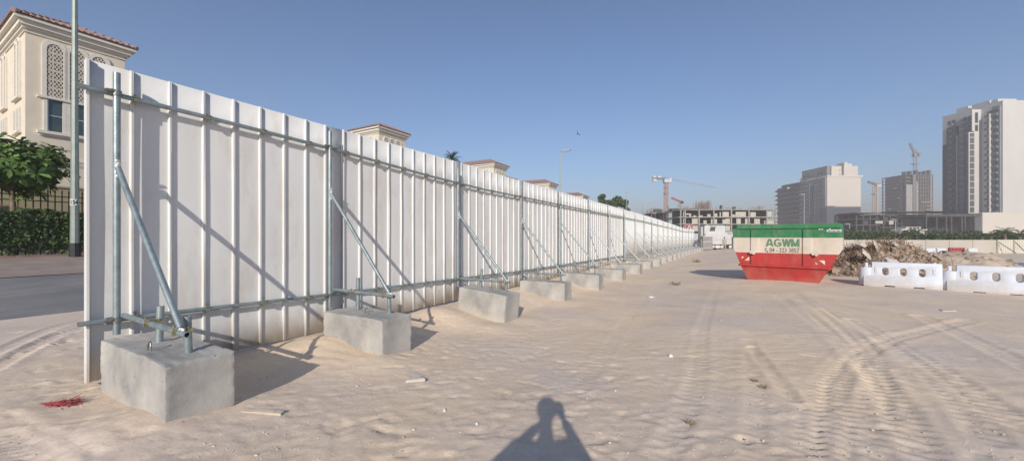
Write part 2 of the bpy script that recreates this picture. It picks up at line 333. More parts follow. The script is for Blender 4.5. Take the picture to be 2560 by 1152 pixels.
# ================================================================== GROUND
def axis(lo_f, hi_f, step, lo, hi, gl, gh):
    a = list(np.arange(lo_f, hi_f, step)); x = a[-1]; s = step
    while x < hi: s *= gh; x += s; a.append(x)
    x = a[0]; s = step; b = []
    while x > lo: s *= gl; x -= s; b.append(x)
    return np.array(b[::-1] + a)
XS = axis(-9, 9, .032, -1500, 1500, 1.055, 1.055)
YS = axis(2.3, 8.6, .026, -1500, 1500, 1.18, 1.036)
GX, GY = np.meshgrid(XS, YS)
def ground_height():
    H = soft_h(GX, GY); T = GX * SI + GY * CO; D = -GX * CO + GY * SI
    near = 1 - .85 * sstep(4.5, 14, np.hypot(GX, GY)) - .15 * sstep(14, 30, np.hypot(GX, GY)); site = 1 - sstep(7.5, 10.2, D)
    r = 1 - np.abs(vnoise(GX / .36 + .8 * vnoise(GX / .9, GY / .9, 11), GY / .27, 5))
    H += near * site * (.003 * (r ** 6 - .3) + .0025 * vnoise(GX / .17, GY / .15, 6) + .0035 * vnoise(GX / .075, GY / .075, 7))
    # wind and tread ripples in the foreground
    H += near * site * .0035 * np.maximum(0, vnoise(GX / 1.3, GY / 1.3, 9)) * np.sin((GY * 21 + 5 * vnoise(GX / .6, GY / .6, 10)))
    rng = random.Random(3)
    # heaps of sand against the feet of the blocks
    for (t, d, rad, hh) in [(1.2, 4.2, .45, .07), (2.0, 4.0, .35, .03), (3.5, 5.2, .5, .12), (3.6, 4.1, .4, .06), (4.7, 5.5, .6, .06), (6.4, 5.3, .5, .12), (6.5, 4.3, .5, .08), (7.6, 4.0, .4, .05), (10.2, 4.3, .6, .07), (0.6, 5.6, .4, .04)]:
        H += hh * np.exp(-((T - t) ** 2 + (D - d) ** 2) / rad ** 2)
    # ruts and tyre tracks
    def track(pix, width, depth, rim, tread=0.0, pitch=.11, slant=0.0):
        P = [gpix(*p) for p in pix]
        Q = []
        for i in range(len(P) - 1):           # catmull-rom
            a = P[max(i - 1, 0)]; b = P[i]; c = P[i + 1]; e = P[min(i + 2, len(P) - 1)]
            for k in range(6):
                u = k / 6; Q.append(.5 * ((2 * b) + (c - a) * u + (2 * a - 5 * b + 4 * c - e) * u * u + (3 * b - a - 3 * c + e) * u ** 3))
        Q.append(P[-1]); s0 = 0.0
        best = np.full(GX.shape, 9.0); ss = np.zeros(GX.shape); sd = np.zeros(GX.shape)
        for a, b in zip(Q[:-1], Q[1:]):
            m = width * 2.2
            i0, i1 = np.searchsorted(XS, [min(a.x, b.x) - m, max(a.x, b.x) + m]); j0, j1 = np.searchsorted(YS, [min(a.y, b.y) - m, max(a.y, b.y) + m])
            if i1 <= i0 or j1 <= j0: continue
            X = GX[j0:j1, i0:i1]; Y = GY[j0:j1, i0:i1]; dx = b.x - a.x; dy = b.y - a.y; l = math.hypot(dx, dy) + 1e-6
            u = np.clip(((X - a.x) * dx + (Y - a.y) * dy) / l / l, 0, 1)
            ex = X - a.x - u * dx; ey = Y - a.y - u * dy; q = np.hypot(ex, ey); side = (dx * ey - dy * ex) / l
            sub = best[j0:j1, i0:i1]; k = q < sub
            sub[k] = q[k]; ss[j0:j1, i0:i1][k] = (s0 + u * l)[k]; sd[j0:j1, i0:i1][k] = side[k]; s0 += l
        w = width / 2; inside = 1 - sstep(w * .75, w * 1.05, best)
        ridge = np.exp(-((best - w * 1.3) / (w * .3 + .02)) ** 2)
        tr = 0
        if tread: tr = tread * inside * np.tanh(2.2 * np.sin(2 * PI * (ss + slant * np.abs(sd)) / pitch)) * (np.abs(sd) > w * .18)
        return -.42 * depth * inside + .4 * rim * ridge + .55 * tr
    dH = 0
    dH = dH + track([(2078, 1170), (2078, 1090), (2080, 1010), (2095, 950), (2150, 890), (2225, 850), (2330, 822), (2420, 800)], .28, .014, .013, .013, .13, .4)
    dH = dH + track([(2010, 1170), (2020, 1080), (2035, 1000), (2070, 930), (2140, 868), (2240, 835)], .2, .012, .008, .006, .12, .4)
    dH = dH + track([(1880, 868), (1912, 910), (1945, 950), (1982, 1000)], .16, .035, .03, 0)
    dH = dH + track([(1870, 850), (1880, 920), (1890, 1000), (1880, 1150)], .2, .01, .012, .004, .1, 0)
    dH = dH + track([(2130, 800), (2250, 870), (2400, 960), (2560, 1070)], .3, .018, .02, .007, .14, 0)
    dH = dH + track([(2060, 770), (2200, 850), (2350, 960), (2480, 1100)], .26, .014, .016, .006, .14, 0)
    dH = dH + track([(2300, 790), (2430, 850), (2600, 930)], .3, .02, .02, .006, .14, 0)
    dH = dH + track([(1930, 730), (2030, 800), (2110, 870), (2200, 960), (2300, 1140)], .26, .014, .014, .005, .14, 0)
    dH = dH + track([(2180, 1170), (2170, 1050), (2190, 950), (2150, 860), (2060, 780), (1980, 730)], .3, .016, .018, .008, .14, .2)
    dH = dH + track([(2330, 1170), (2260, 1040), (2170, 920), (2090, 830), (2000, 750)], .3, .012, .015, .006, .14, .2)
    dH = dH + track([(1800, 700), (1760, 800), (1740, 950), (1650, 1150)], .24, .012, .014, .005, .13, 0)
    dH = dH + track([(1700, 660), (1600, 760), (1500, 900), (1420, 1000)], .24, .008, .01, .003, .13, 0)
    dH = dH + track([(-20, 1060), (60, 1100), (170, 1160)], .32, .02, .02, .012, .1, .5)
    dH = dH + track([(-20, 1100), (40, 1130), (90, 1170)], .3, .02, .02, .012, .1, .5)
    dH = dH + track([(-30, 930), (60, 880), (140, 840), (215, 818)], .2, .035, .03, .01, .09, .3)
    dH = dH + track([(-30, 890), (60, 850), (140, 818), (215, 800)], .2, .03, .025, .01, .09, .3)
    dH = dH + track([(95, 872), (120, 866), (160, 858), (186, 852)], .22, .02, .025, .02, .075, .0)
    H += dH
    # shoe prints
    def prints(n, fx, fy, amp=(.003, .009)):
        for _ in range(n):
            p = gpix(rng.uniform(*fx), rng.uniform(*fy)); a = rng.uniform(0, PI) if rng.random() < .5 else rng.gauss(1.3, .5)
            Lx = rng.uniform(.11, .15); Wd = rng.uniform(.04, .055); dep = rng.uniform(*amp)
            i0, i1 = np.searchsorted(XS, [p.x - .3, p.x + .3]); j0, j1 = np.searchsorted(YS, [p.y - .3, p.y + .3])
            if i1 <= i0 or j1 <= j0: continue
            X = GX[j0:j1, i0:i1] - p.x; Y = GY[j0:j1, i0:i1] - p.y
            u = X * math.cos(a) + Y * math.sin(a); v = -X * math.sin(a) + Y * math.cos(a)
            q = np.sqrt((u / Lx) ** 2 + (v / (Wd * (1 + .25 * np.sin(u / Lx * 2.4)))) ** 2)
            ins = 1 - sstep(.85, 1.1, q)
            H[j0:j1, i0:i1] += -dep * ins * (1 + .25 * np.sin(u * 150)) + dep * .2 * np.exp(-((q - 1.25) / .22) ** 2)
    prints(170, (930, 1560), (850, 1160)); prints(90, (0, 960), (960, 1150)); prints(90, (1560, 2560), (880, 1150)); prints(60, (600, 1400), (790, 900), (.005, .009))
    prints(40, (10, 230), (830, 1000))
    H -= .07 * sstep(10.9, 11.2, D) * (1 - sstep(22.35, 22.6, D))
    return H
GH = ground_height()
def grid_mesh(name, X, Y, Z, m):
    ny, nx = X.shape; me = bpy.data.meshes.new(name); nv = nx * ny
    me.vertices.add(nv); co = np.empty((nv, 3), dtype=np.float32); co[:, 0] = X.ravel(); co[:, 1] = Y.ravel(); co[:, 2] = Z.ravel()
    me.vertices.foreach_set('co', co.ravel())
    i = np.arange(ny - 1)[:, None] * nx + np.arange(nx - 1)[None, :]; q = np.stack([i, i + 1, i + 1 + nx, i + nx], -1).reshape(-1).astype(np.int32)
    nf = (ny - 1) * (nx - 1); me.loops.add(nf * 4); me.polygons.add(nf); me.loops.foreach_set('vertex_index', q)
    me.polygons.foreach_set('loop_start', np.arange(nf, dtype=np.int32) * 4); me.polygons.foreach_set('loop_total', np.full(nf, 4, dtype=np.int32))
    me.polygons.foreach_set('use_smooth', np.ones(nf, dtype=bool)); me.update(calc_edges=True); me.validate(); me.materials.append(m)
    o = bpy.data.objects.new(name, me); COL.objects.link(o); return o
tag(grid_mesh('ground', GX, GY, GH, M['sand']), kind='structure')
def strip(name, d0, d1, nd, m, lift):
    t = np.concatenate([np.arange(-60, 60, .5), np.arange(60, 700, 8)]); d = np.linspace(d0, d1, nd); Tt, Dd = np.meshgrid(t, d)
    X = SI * Tt - CO * Dd; Y = CO * Tt + SI * Dd; Z = base_h(X, Y) + lift
    if name == 'road': 
        Z[0, :] -= .06; Z[1:, :] += .0
    return tag(grid_mesh(name, X[::-1], Y[::-1], Z[::-1], m), kind='structure')
strip('road', 10.75, 17.0, 14, M['asphalt'], .012)
strip('pavement', 17.0, 22.3, 12, M['pave'], .03)
k = MB()
for a in range(-60, 400, 1):
    p = [W(a, 22.3), W(a + .99, 22.3), W(a + .99, 22.48), W(a, 22.48)]; z = .8
    k.add([(q.x, q.y, z - .1) for q in p] + [(q.x, q.y, z + .1) for q in p], [(3, 2, 1, 0), (4, 5, 6, 7), (0, 1, 5, 4), (1, 2, 6, 5), (2, 3, 7, 6), (3, 0, 4, 7)])
tag(k.build('kerb', M['kerb']), kind='structure')

# ================================================================== HOARDING
FD = 5.84
TOP = [(-1, 3.45), (8, 3.44), (10, 3.40), (18, 3.34), (30, 3.30), (40, 3.18), (48, 3.02), (58, 2.72), (90, 2.5)]
BOT = [(-1, .09), (1, .07), (4, .02), (8, .03), (12, .0), (20, -.05), (30, -.12), (45, -.25), (60, -.4), (90, -.5)]
def ftop(t): return float(interp(t, TOP))
def fbot(t): return float(interp(t, BOT))
RAILU = [(0, 3.15), (1.5, 3.13), (4, 3.06), (7.6, 2.87), (11, 2.85), (18, 2.80), (30, 2.78), (45, 2.56), (58, 2.25), (90, 2.2)]
RAILL = [(0, .70), (1.5, .70), (4, .625), (7.5, .55), (11, .47), (16, .43), (30, .3), (45, .1), (60, -.1), (90, -.3)]
POST_PX = [292, 825, 1145, 1302.5, 1401.6, 1473, 1524, 1562, 1589, 1612, 1631, 1646, 1659, 1669.5, 1678.5, 1687, 1694.5, 1701, 1707, 1712.5, 1717.5, 1722]
POST_T = [row_t(p, FD - .14) for p in POST_PX]
T0 = row_t(213, FD); T1 = POST_T[-1] + 1.2
def bend(t):                 # the far end of the line swings a little towards the site
    return FD - .02 * max(0, t - 40) ** 1.5 * .25
def FP(t, off, z):           # point at t along the fence, off metres towards the site
    return W(t, bend(t) - off, z)
fence = thing('hoarding_fence', 'long white corrugated metal hoarding running from the left foreground into the distance', 'hoarding', W(T0, FD, fbot(T0)), ROT)
FI = fence.matrix_basis.copy()
FI = Matrix.LocRotScale(fence.location, fence.rotation_euler, None).inverted()
PITCH = .3365
def rib_profile(t):          # offsets (dt, out) for one pitch, out = towards the site
    return [(0, .0), (.004, .024), (.010, .028), (.0165, .028), (.019, .023), (.0215, .028), (.029, .027), (.036, .0), (.040, .0)]
segs = []
t = T0; pans = []; cur = []
while t < T1: cur.append(t); t += PITCH
edges = [T0] + [pt + .5 * PITCH for pt in POST_T[1::1]]
for bi in range(len(edges)):
    a = edges[bi]; b = edges[bi + 1] if bi + 1 < len(edges) else T1
    rs = [r for r in cur if a - .001 <= r < b - .001]
    if not rs: continue
    mb = MB(); pts = []
    for ri, r in enumerate(rs):
        jit = .003 * math.sin(r * 37)
        for dt, off in rib_profile(r): pts.append((r + dt, off + jit * 0, jit))
    pts.append((rs[-1] + PITCH, 0.0, 0))
    vs = []; n = len(pts)
    step = (ftop(rs[0]) - 3.44) 
    NR = 9 if b < 25 else 2
    for ri in range(NR):
        w_ = ri / (NR - 1)
        for pi_, (tt, off, jit) in enumerate(pts):
            bulge = .007 * mnoise.noise(Vector((pi_ // 8 * 7.3, w_ * 2.6, bi))) * (math.sin(PI * min(1, max(0, w_))) + .3)
            vs.append(FI @ FP(tt + .3 * bulge, off + bulge + .008 * (bi % 2), fbot(tt) + (ftop(tt) + jit * 2 - fbot(tt)) * w_))
    mb.add(vs, [(r_ * n + i, r_ * n + i + 1, r_ * n + n + i + 1, r_ * n + n + i) for r_ in range(NR - 1) for i in range(n - 1)])
    o = mb.build('panel_sheet', M['white_sheet'], fence, 12)
    s = o.modifiers.new('s', 'SOLIDIFY'); s.thickness = .004; s.offset = 0; apply_mods(o)
# small folded return at the near edge of the sheet
MB().add([FI @ FP(T0 - .002 + dx, oz, z) for z in (fbot(T0), ftop(T0)) for dx, oz in ((0, -.03), (0, .055), (.02, .055), (.02, -.03))], [(0, 1, 5, 4), (1, 2, 6, 5), (2, 3, 7, 6), (3, 0, 4, 7), (0, 3, 2, 1), (4, 5, 6, 7)]).build('edge_strip', M['white_sheet'], fence)
def clamp_mesh():
    mb = MB(); 
    mb.tube((-.016, 0, 0), (.016, 0, 0), .031, 12); mb.box((0, .045, .0), (.05, .05, .035)); mb.tube((0, .03, .045), (0, .03, -.06), .008, 6)
    mb.box((0, .03, .05), (.024, .024, .016)); mb.tube((-.03, -.03, .02), (.03, -.03, .02), .007, 6); mb.box((0, -.028, -.02), (.05, .022, .03))
    return mb.mesh('clamp', M['clamp'], 40)
CL = clamp_mesh()
for nm, prof, off in (('upper_rail', RAILU, .083), ('lower_rail', RAILL, .083)):
    bounds = [T0 - .07] + [POST_T[i] + .22 for i in range(1, len(POST_T), 2)] + [T1]
    for j in range(len(bounds) - 1):
        a, b = bounds[j], bounds[j + 1]; mb = MB(); n = max(2, int((b - a) / 1.8)) if a > 40 else 3
        P = [FI @ FP(a + (b - a) * i / n, off, float(interp(a + (b - a) * i / n, prof))) for i in range(n + 1)]
        if j == 0: mb.pipe(P[0], P[1], .027, 14)
        else: mb.tube(P[0], P[1], .025, 12)
        for i in range(1, n): mb.tube(P[i], P[i + 1], .025 if j else .027, 12)
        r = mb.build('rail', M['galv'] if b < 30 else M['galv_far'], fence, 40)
        if a < 20:
            ks = [c for i, c in enumerate(cur) if a < c < b and i % 2 == 1]
            for c in ks:
                o = bpy.data.objects.new('clamp', CL); COL.objects.link(o); o.parent = r; o.location = FI @ FP(c + .03, off, float(interp(c, prof)))
ORD = ['first', 'second', 'third', 'fourth', 'fifth', 'sixth', 'seventh', 'eighth', 'ninth', 'tenth', 'eleventh', 'twelfth', 'thirteenth', 'fourteenth', 'fifteenth', 'sixteenth', 'seventeenth', 'eighteenth', 'nineteenth', 'twentieth', 'twenty-first', 'twenty-second']
PTOP = [3.35, 3.32, 3.24, 3.16, 3.15, 3.08, 3.08, 3.08, 3.06, 3.04, 3.0, 2.98, 2.95, 2.92, 2.88, 2.84, 2.8, 2.76, 2.72, 2.7, 2.66, 2.62]
BTOP = [2.33, 2.30, 2.12, 2.09, 2.09, 2.0, 1.98, 1.95, 1.9, 1.85, 1.8, 1.76, 1.72, 1.68, 1.64, 1.6, 1.56, 1.52, 1.48, 1.45, 1.42, 1.38]
FOOT = [.745, .72, .57, .45, .46, .37, .35, .32, .3, .27, .22, .18, .14, .1, .06, .02, -.02, -.05, -.08, -.1, -.12, -.14]
REACH = [1.55, 1.40, 1.40, 1.45, 1.48, 1.5, 1.55, 1.5, 1.55, 1.5, 1.5, 1.5, 1.5, 1.5, 1.5, 1.5, 1.5, 1.5, 1.5, 1.5, 1.5, 1.5]
BBOT = [.0, -.12, -.16, -.35, -.37, -.40, -.41, -.42, -.43, -.45, -.48, -.5, -.53, -.56, -.58, -.6, -.62, -.64, -.66, -.68, -.7, -.72]
BH = [.54, .55, .53, .59, .56, .5, .5, .48, .48, .48, .46, .46, .46, .46, .46, .46, .46, .46, .46, .46, .46, .46]
COUP = clamp_mesh
for i, t in enumerate(POST_T):
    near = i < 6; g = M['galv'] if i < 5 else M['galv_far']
    d0 = bend(t) - .14
    fr = thing('bracing_frame', (['galvanised raking brace frame closest to the camera, welded post and open tube foot'][0] if i == 0 else '%s galvanised raking brace frame from the near end of the white hoarding' % ORD[i]) if i < len(POST_T) - 1 else 'last raking brace frame at the far end of the white hoarding',
               'brace frame', W(t, d0, BBOT[i] + BH[i]), ROT, 'raking brace frames along the hoarding')
    I = Matrix.LocRotScale(fr.location, fr.rotation_euler, None).inverted()
    def P(q, p, z): return I @ W(t + q, d0 - p, z)
    zb = BBOT[i] + BH[i] + .006; R = REACH[i]; sag = .02
    mb = MB(); (mb.pipe if near else mb.tube)(P(0, 0, zb), P(0, 0, PTOP[i]), .031, 16 if near else 8); mb.build('post', g, fr, 40)
    mb = MB(); (mb.pipe if near else mb.tube)(P(.045, .035, FOOT[i]), P(.045, R + .03, FOOT[i] - .01), .027, 16 if near else 8); mb.build('foot_tube', g, fr, 40)
    mb = MB(); mb.tube(P(.0, .035, BTOP[i]), P(.03, R - .06, FOOT[i] + .045), .027, 16 if near else 8); br = mb.build('brace', g, fr, 40)
    if i < 8:
        mb = MB()
        for k in range(9):
            mb.ball(P(.01 * math.sin(k * 2.1), .03 + .012 * (k % 3), BTOP[i] - .09 + .02 * k), (.02, .014, .016), 6, 5)
        mb.build('weld_bead', M['weld'], br, 60); mb = MB()
        for k in range(5): mb.ball(P(.03, R - .09 + .02 * k, FOOT[i] + .03 + .006 * (k % 2)), (.016, .02, .014), 6, 5)
        mb.build('weld_bead', M['weld'], br, 60)
    if i < 10:
        for (pp, zz, q) in ((0.0, float(interp(t, RAILU)), -.045), (0.0, float(interp(t, RAILL)), -.045)):
            mb = MB(); c = P(q, -.02, zz)
            mb.tube(c + Vector((-.03, 0, 0)), c + Vector((.03, 0, 0)), .038, 12); mb.tube(P(0, 0, zz - .028), P(0, 0, zz + .028), .041, 12)
            mb.tube(c + Vector((-.05, -.045, .0)), c + Vector((.05, -.045, .0)), .009, 6); mb.box(c + Vector((-.055, -.045, 0)), (.02, .03, .03)); mb.box(c + Vector((.02, -.04, .02)), (.05, .03, .02))
            mb.build('coupler', M['steel_dark'] if near else M['galv_far'], fr, 40)
    # ---- the block under it
    q0 = -.15 if i == 0 else (-.28 if i == 1 else -.34); wd = .5 if i == 0 else .58
    if i == 1: wd = .55
    pb0 = .12 if i == 0 else (.24 if i < 3 else .15); pb1 = R + .15 + (.0 if i else .02)
    tilt = [.0, .0, .08, .0, .0, .0][i] if i < 6 else 0.0
    cq = q0 + wd / 2; cp = (pb0 + pb1) / 2; zb0 = BBOT[i] - .10
    bl_label = 'big cast concrete block in the left foreground under the nearest brace' if i == 0 else ('%s cast concrete block from the near end, weighing down the %s hoarding brace' % (ORD[i], ORD[i]) if i < len(POST_T) - 1 else 'last cast concrete block at the far end of the hoarding')
    bl = thing('concrete_block', bl_label, 'concrete block', W(t + cq, d0 - cp, BBOT[i]), 0, 'concrete ballast blocks along the hoarding')
    bl.rotation_euler = (tilt, 0, ROT + (.0, .0, -.05, .02, .01, -.02)[i] if i < 6 else ROT + .03 * math.sin(i * 5))
    rng = random.Random(40 + i); hx = wd / 2; hy = (pb1 - pb0) / 2
    bm = bmesh.new(); bmesh.ops.create_cube(bm, size=1.0)
    for v in bm.verts: v.co = Vector((v.co.x * 2 * hx, v.co.y * 2 * hy, -.10 + (v.co.z + .5) * (BH[i] + .10)))
    bmesh.ops.bevel(bm, geom=list(bm.edges), offset=.014 if near else .01, segments=2, affect='EDGES', profile=.6)
    if i < 5:
        bmesh.ops.subdivide_edges(bm, edges=[e for e in bm.edges if e.calc_length() > .1], cuts=24 if i < 2 else 12, use_grid_fill=True)
        for v in bm.verts:
            c = v.co; nv = Vector((mnoise.noise(c * 21 + Vector((i, 0, 0))), mnoise.noise(c * 21 + Vector((0, i, 7))), mnoise.noise(c * 19 + Vector((3, 0, i)))))
            top = c.z > BH[i] - .03
            ed = (abs(abs(c.x) - hx) < .03) + (abs(abs(c.y) - hy) < .03) + top
            v.co += nv * (.0015 if ed < 2 else .008)
            if top: v.co.z += .008 * mnoise.noise(c * 22) + (.012 * mnoise.noise(c * 5))
            if top and c.y < -hy + .08 and c.x < -hx + .1 and i < 2: v.co.z -= .012 * rng.random()
    me = bpy.data.meshes.new('block_body'); bm.to_mesh(me); bm.free(); me.materials.append(M['block'])
    for p in me.polygons: p.use_smooth = True
    me.set_sharp_from_angle(angle=math.radians(35))
    o = bpy.data.objects.new('block_body', me); COL.objects.link(o); o.parent = bl
    J = Matrix.LocRotScale(bl.location, bl.rotation_euler, None).inverted()
    n = 14 if near else 7
    for (pp, zt, q) in ((.55 if i else .76, (.36, .5, .42, .4)[min(i, 3)], .065), (R - .14, (.33, .43, .36, .34)[min(i, 3)], .07)):
        a = J @ W(t + q + .045, d0 - pp, 0); a.z = BH[i] - .05
        lean = Vector((rng.uniform(-.02, .02), rng.uniform(-.015, .015), 0))
        mb = MB(); (mb.pipe if near else mb.tube)(a, a + lean + Vector((0, 0, zt + .05)), .032, n); mb.build('stub_tube', g, bl, 40)
    if i < 12:
        mb = MB(); c = J @ W(t - .05, d0 - (R * .68), 0); c.z = BH[i]
        pts = [c + Vector((0, -.035, -.03)), c + Vector((0, -.035, .045)), c + Vector((.004, -.02, .075)), c + Vector((.006, 0, .085)), c + Vector((.004, .02, .075)), c + Vector((0, .035, .045)), c + Vector((0, .035, -.03))]
        mb.path(pts, .0075, 7); mb.build('lifting_loop', M['steel_dark'], bl, 40)
    if i < 8:
        for pp in (.55 if i else .76, R - .14):
            mb = MB(); c = P(.02, pp, FOOT[i])
            mb.tube(c + Vector((.025, -.016, 0)), c + Vector((.025, .016, 0)), .033, 12); mb.tube(c + Vector((.09, 0, -.016)), c + Vector((.09, 0, .016)), .037, 12)
            mb.tube(c + Vector((.0, -.036, .03)), c + Vector((.07, -.036, .03)), .007, 6); mb.box(c + Vector((.075, -.036, .03)), (.016, .02, .02)); mb.box(c + Vector((.0, .035, -.02)), (.03, .02, .04))
            mb.tube(c + Vector((0, .045, -.05)), c + Vector((0, .045, .055)), .008, 6)
            mb.build('swivel_coupler', M['brass'], fr, 40)

# ================================================================== VILLAS
VD = 30.0                      # eave line distance from the camera, towards the road
def tile_roof(name, parent, x0, x1, y0, y1, z, rise, pitch=.24, top_ridge=None):
    """hipped roof of barrel tiles over the rectangle; returns the object"""
    mb = MB(); w = x1 - x0; l = y1 - y0; half = min(w, l) / 2; cx = (x0 + x1) / 2; cy = (y0 + y1) / 2
    def column(origin, along, inward, s, length):
        v = min(half, s, length - s)
        if v < .08: return
        r = pitch * .36; a0 = origin + along * s - inward * .05; a1 = origin + along * s + inward * v; dz = rise * v / half
        a1 = a1 + Vector((0, 0, dz)); up = (Vector((0, 0, 1)) - (a1 - a0).normalized() * (a1 - a0).normalized().z).normalized(); vs = []
        for p in (a0, a1):
            for k in range(6):
                q = PI * k / 5; vs.append(p + along * math.cos(q) * r + up * (math.sin(q) * r * .9 + .01))
        mb.add(vs, [(k, k + 1, 7 + k, 6 + k) for k in range(5)] + [tuple(range(5, -1, -1))])
    for o, al, inn, ln in ((Vector((x0, y0, z)), Vector((1, 0, 0)), Vector((0, 1, 0)), w), (Vector((x1, y0, z)), Vector((0, 1, 0)), Vector((-1, 0, 0)), l),
                           (Vector((x1, y1, z)), Vector((-1, 0, 0)), Vector((0, -1, 0)), w), (Vector((x0, y1, z)), Vector((0, -1, 0)), Vector((1, 0, 0)), l)):
        n = int(ln / pitch)
        for k in range(n): column(o, al, inn, (k + .5) * ln / n, ln)
    if w <= l: R0 = Vector((cx, y0 + half, z + rise)); R1 = Vector((cx, y1 - half, z + rise))
    else: R0 = Vector((x0 + half, cy, z + rise)); R1 = Vector((x1 - half, cy, z + rise))
    c = [Vector((x0, y0, z)), Vector((x1, y0, z)), Vector((x1, y1, z)), Vector((x0, y1, z))]
    if w <= l: mb.add(c + [R0, R1], [(0, 1, 4), (1, 2, 5, 4), (2, 3, 5), (3, 0, 4, 5)])
    else: mb.add(c + [R0, R1], [(0, 1, 5, 4), (1, 2, 5), (2, 3, 4, 5), (3, 0, 4)])
    mb.add([p - Vector((0, 0, .05)) for p in c], [(0, 1, 2, 3)])
    rf = mb.build(name, M['tile'], parent, 50)
    rb = MB()
    for p, q in ((c[0], R0), (c[1], R0 if w <= l else R1), (c[2], R1), (c[3], R1 if w <= l else R0), (R0, R1)):
        n = max(1, int((q - p).length / .4))
        for k in range(n): rb.tube(p.lerp(q, k / n) + Vector((0, 0, .05)), p.lerp(q, (k + 1) / n) + Vector((0, 0, .03)), .12, 8, .09)
    rb.build('ridge_tiles', M['tile'], rf, 50)
    return rf
def cornice(parent, x0, x1, y0, y1, z, s=1.0):
    for a, b, o in ((0, .14, .34), (.14, .34, .2), (.34, .45, .1), (.55, .6, .05)):
        mb = MB(); mb.bx(x0 - o * s, x1 + o * s, y0 - o * s, y1 + o * s, z - b * s, z - a * s * 1.0 - .001)
        mb.build('cornice', M['trim'], parent)
def arch_pts(w, h, n=12):
    r = w / 2; return [(-r, 0), (r, 0)] + [(r * math.cos(PI * k / n), h - r + r * math.sin(PI * k / n)) for k in range(n + 1)]
def lattice_panel(parent, face, c, z, w, h, seed=0):
    """arched pierced stone screen; face 'y' looks towards -y at local y=c[1]; face 'x' looks towards -x"""
    U = Vector((1, 0, 0)) if face == 'y' else Vector((0, -1, 0)); N = Vector((0, -1, 0)) if face == 'y' else Vector((-1, 0, 0))
    O = Vector((c[0], c[1], z)); fr = MB(); t = .16
    outer = arch_pts(w + 2 * t, h + t + .02); inner = arch_pts(w, h)
    a = [O + U * x + Vector((0, 0, y)) + N * .06 for x, y in outer[1:]] + []
    outer_l = outer[1:] + [outer[0]]; inner_l = inner[1:] + [inner[0]]
    n = len(outer_l); vs = []
    for off in (.07, -.02):
        vs += [O + U * x + Vector((0, 0, y)) + N * off for x, y in outer_l]; vs += [O + U * x + Vector((0, 0, y)) + N * off for x, y in inner_l]
    fs = []
    for k in range(n - 1):
        fs += [(k, k + 1, n + k + 1, n + k), (2 * n + k, 3 * n + k, 3 * n + k + 1, 2 * n + k + 1), (k, 2 * n + k, 2 * n + k + 1, k + 1), (n + k, n + k + 1, 3 * n + k + 1, 3 * n + k)]
    fr.add(vs, fs); win = fr.build('arched_window', M['trim'], parent, 30)
    bk = MB(); bk.prism(inner, O + N * .004, U, (0, 0, 1), N * .006); bk.build('recess', M['void'], win)  # flat dark sheet on the wall, painting the shade behind the lattice
    la = MB(); r = w / 2
    def inside(x, y): return abs(x) <= r and y >= 0 and (y <= h - r or math.hypot(x, y - (h - r)) <= r)
    def line(x0, y0, x1, y1, th=.02):
        L = math.hypot(x1 - x0, y1 - y0); m = int(L / .03) + 1; st = None
        for k in range(m + 2):
            u = k / m; x = x0 + (x1 - x0) * u; y = y0 + (y1 - y0) * u; ok = k <= m and inside(x, y)
            if ok and st is None: st = (x, y)
            if not ok and st is not None:
                e = (x0 + (x1 - x0) * (u - 1 / m), y0 + (y1 - y0) * (u - 1 / m)); A = O + U * st[0] + Vector((0, 0, st[1])) + N * .03; B = O + U * e[0] + Vector((0, 0, e[1])) + N * .03
                if (B - A).length > .02:
                    dd = (B - A).normalized(); pp = dd.cross(N) * th; la.prism([(-th, -.015), (th, -.015), (th, .015), (-th, .015)], A, dd.cross(N), N, B - A)
                st = None
    s = .225; k = -6
    while k * s < h + w + 1:
        line(-r, k * s, r, k * s + w * 1.73); line(-r, k * s + w * 1.73, r, k * s)
        k += 1
    k = 0
    while k * s * .87 - r < r: line(-r + k * s * .5, 0, -r + k * s * .5, h, .014); k += 1
    y = 0
    while y < h: line(-r, y, r, y, .03); y += h / 6
    la.build('lattice', M['lattice'], win)
    return win
def glazed(parent, face, c, z, w, h):
    U = Vector((1, 0, 0)) if face == 'y' else Vector((0, -1, 0)); N = Vector((0, -1, 0)) if face == 'y' else Vector((-1, 0, 0)); O = Vector((c[0], c[1], z)); t = .13
    fr = MB()
    def bar(x0, x1, z0, z1, d0, d1):
        fr.prism([(x0, z0), (x1, z0), (x1, z1), (x0, z1)], O + N * d0, U, (0, 0, 1), N * (d1 - d0))
    bar(-w / 2 - t, -w / 2, -.0, h, -.02, .09); bar(w / 2, w / 2 + t, 0, h, -.02, .09)
    win = fr.build('window', M['trim'], parent)
    g = MB(); g.prism([(-w / 2, 0), (w / 2, 0), (w / 2, h), (-w / 2, h)], O + N * .004, U, (0, 0, 1), N * .01); g.build('pane', M['glass'], win)
    s = MB(); s.prism([(-w / 2, 0), (-w / 2 + .05, 0), (-w / 2 + .05, h), (-w / 2, h)], O + N * .015, U, (0, 0, 1), N * .03)
    s.prism([(-w / 2 + .05, h * .5 - .02), (w / 2, h * .5 - .02), (w / 2, h * .5 + .02), (-w / 2 + .05, h * .5 + .02)], O + N * .015, U, (0, 0, 1), N * .02)
    s.build('sash', M['cabin'], win)
    return win
Z0V = .85
tA = row_t(63, VD + .45); tB = row_t(312, VD + .45); TW = tB - tA
EAVE = zat(38, row_y(48, VD))
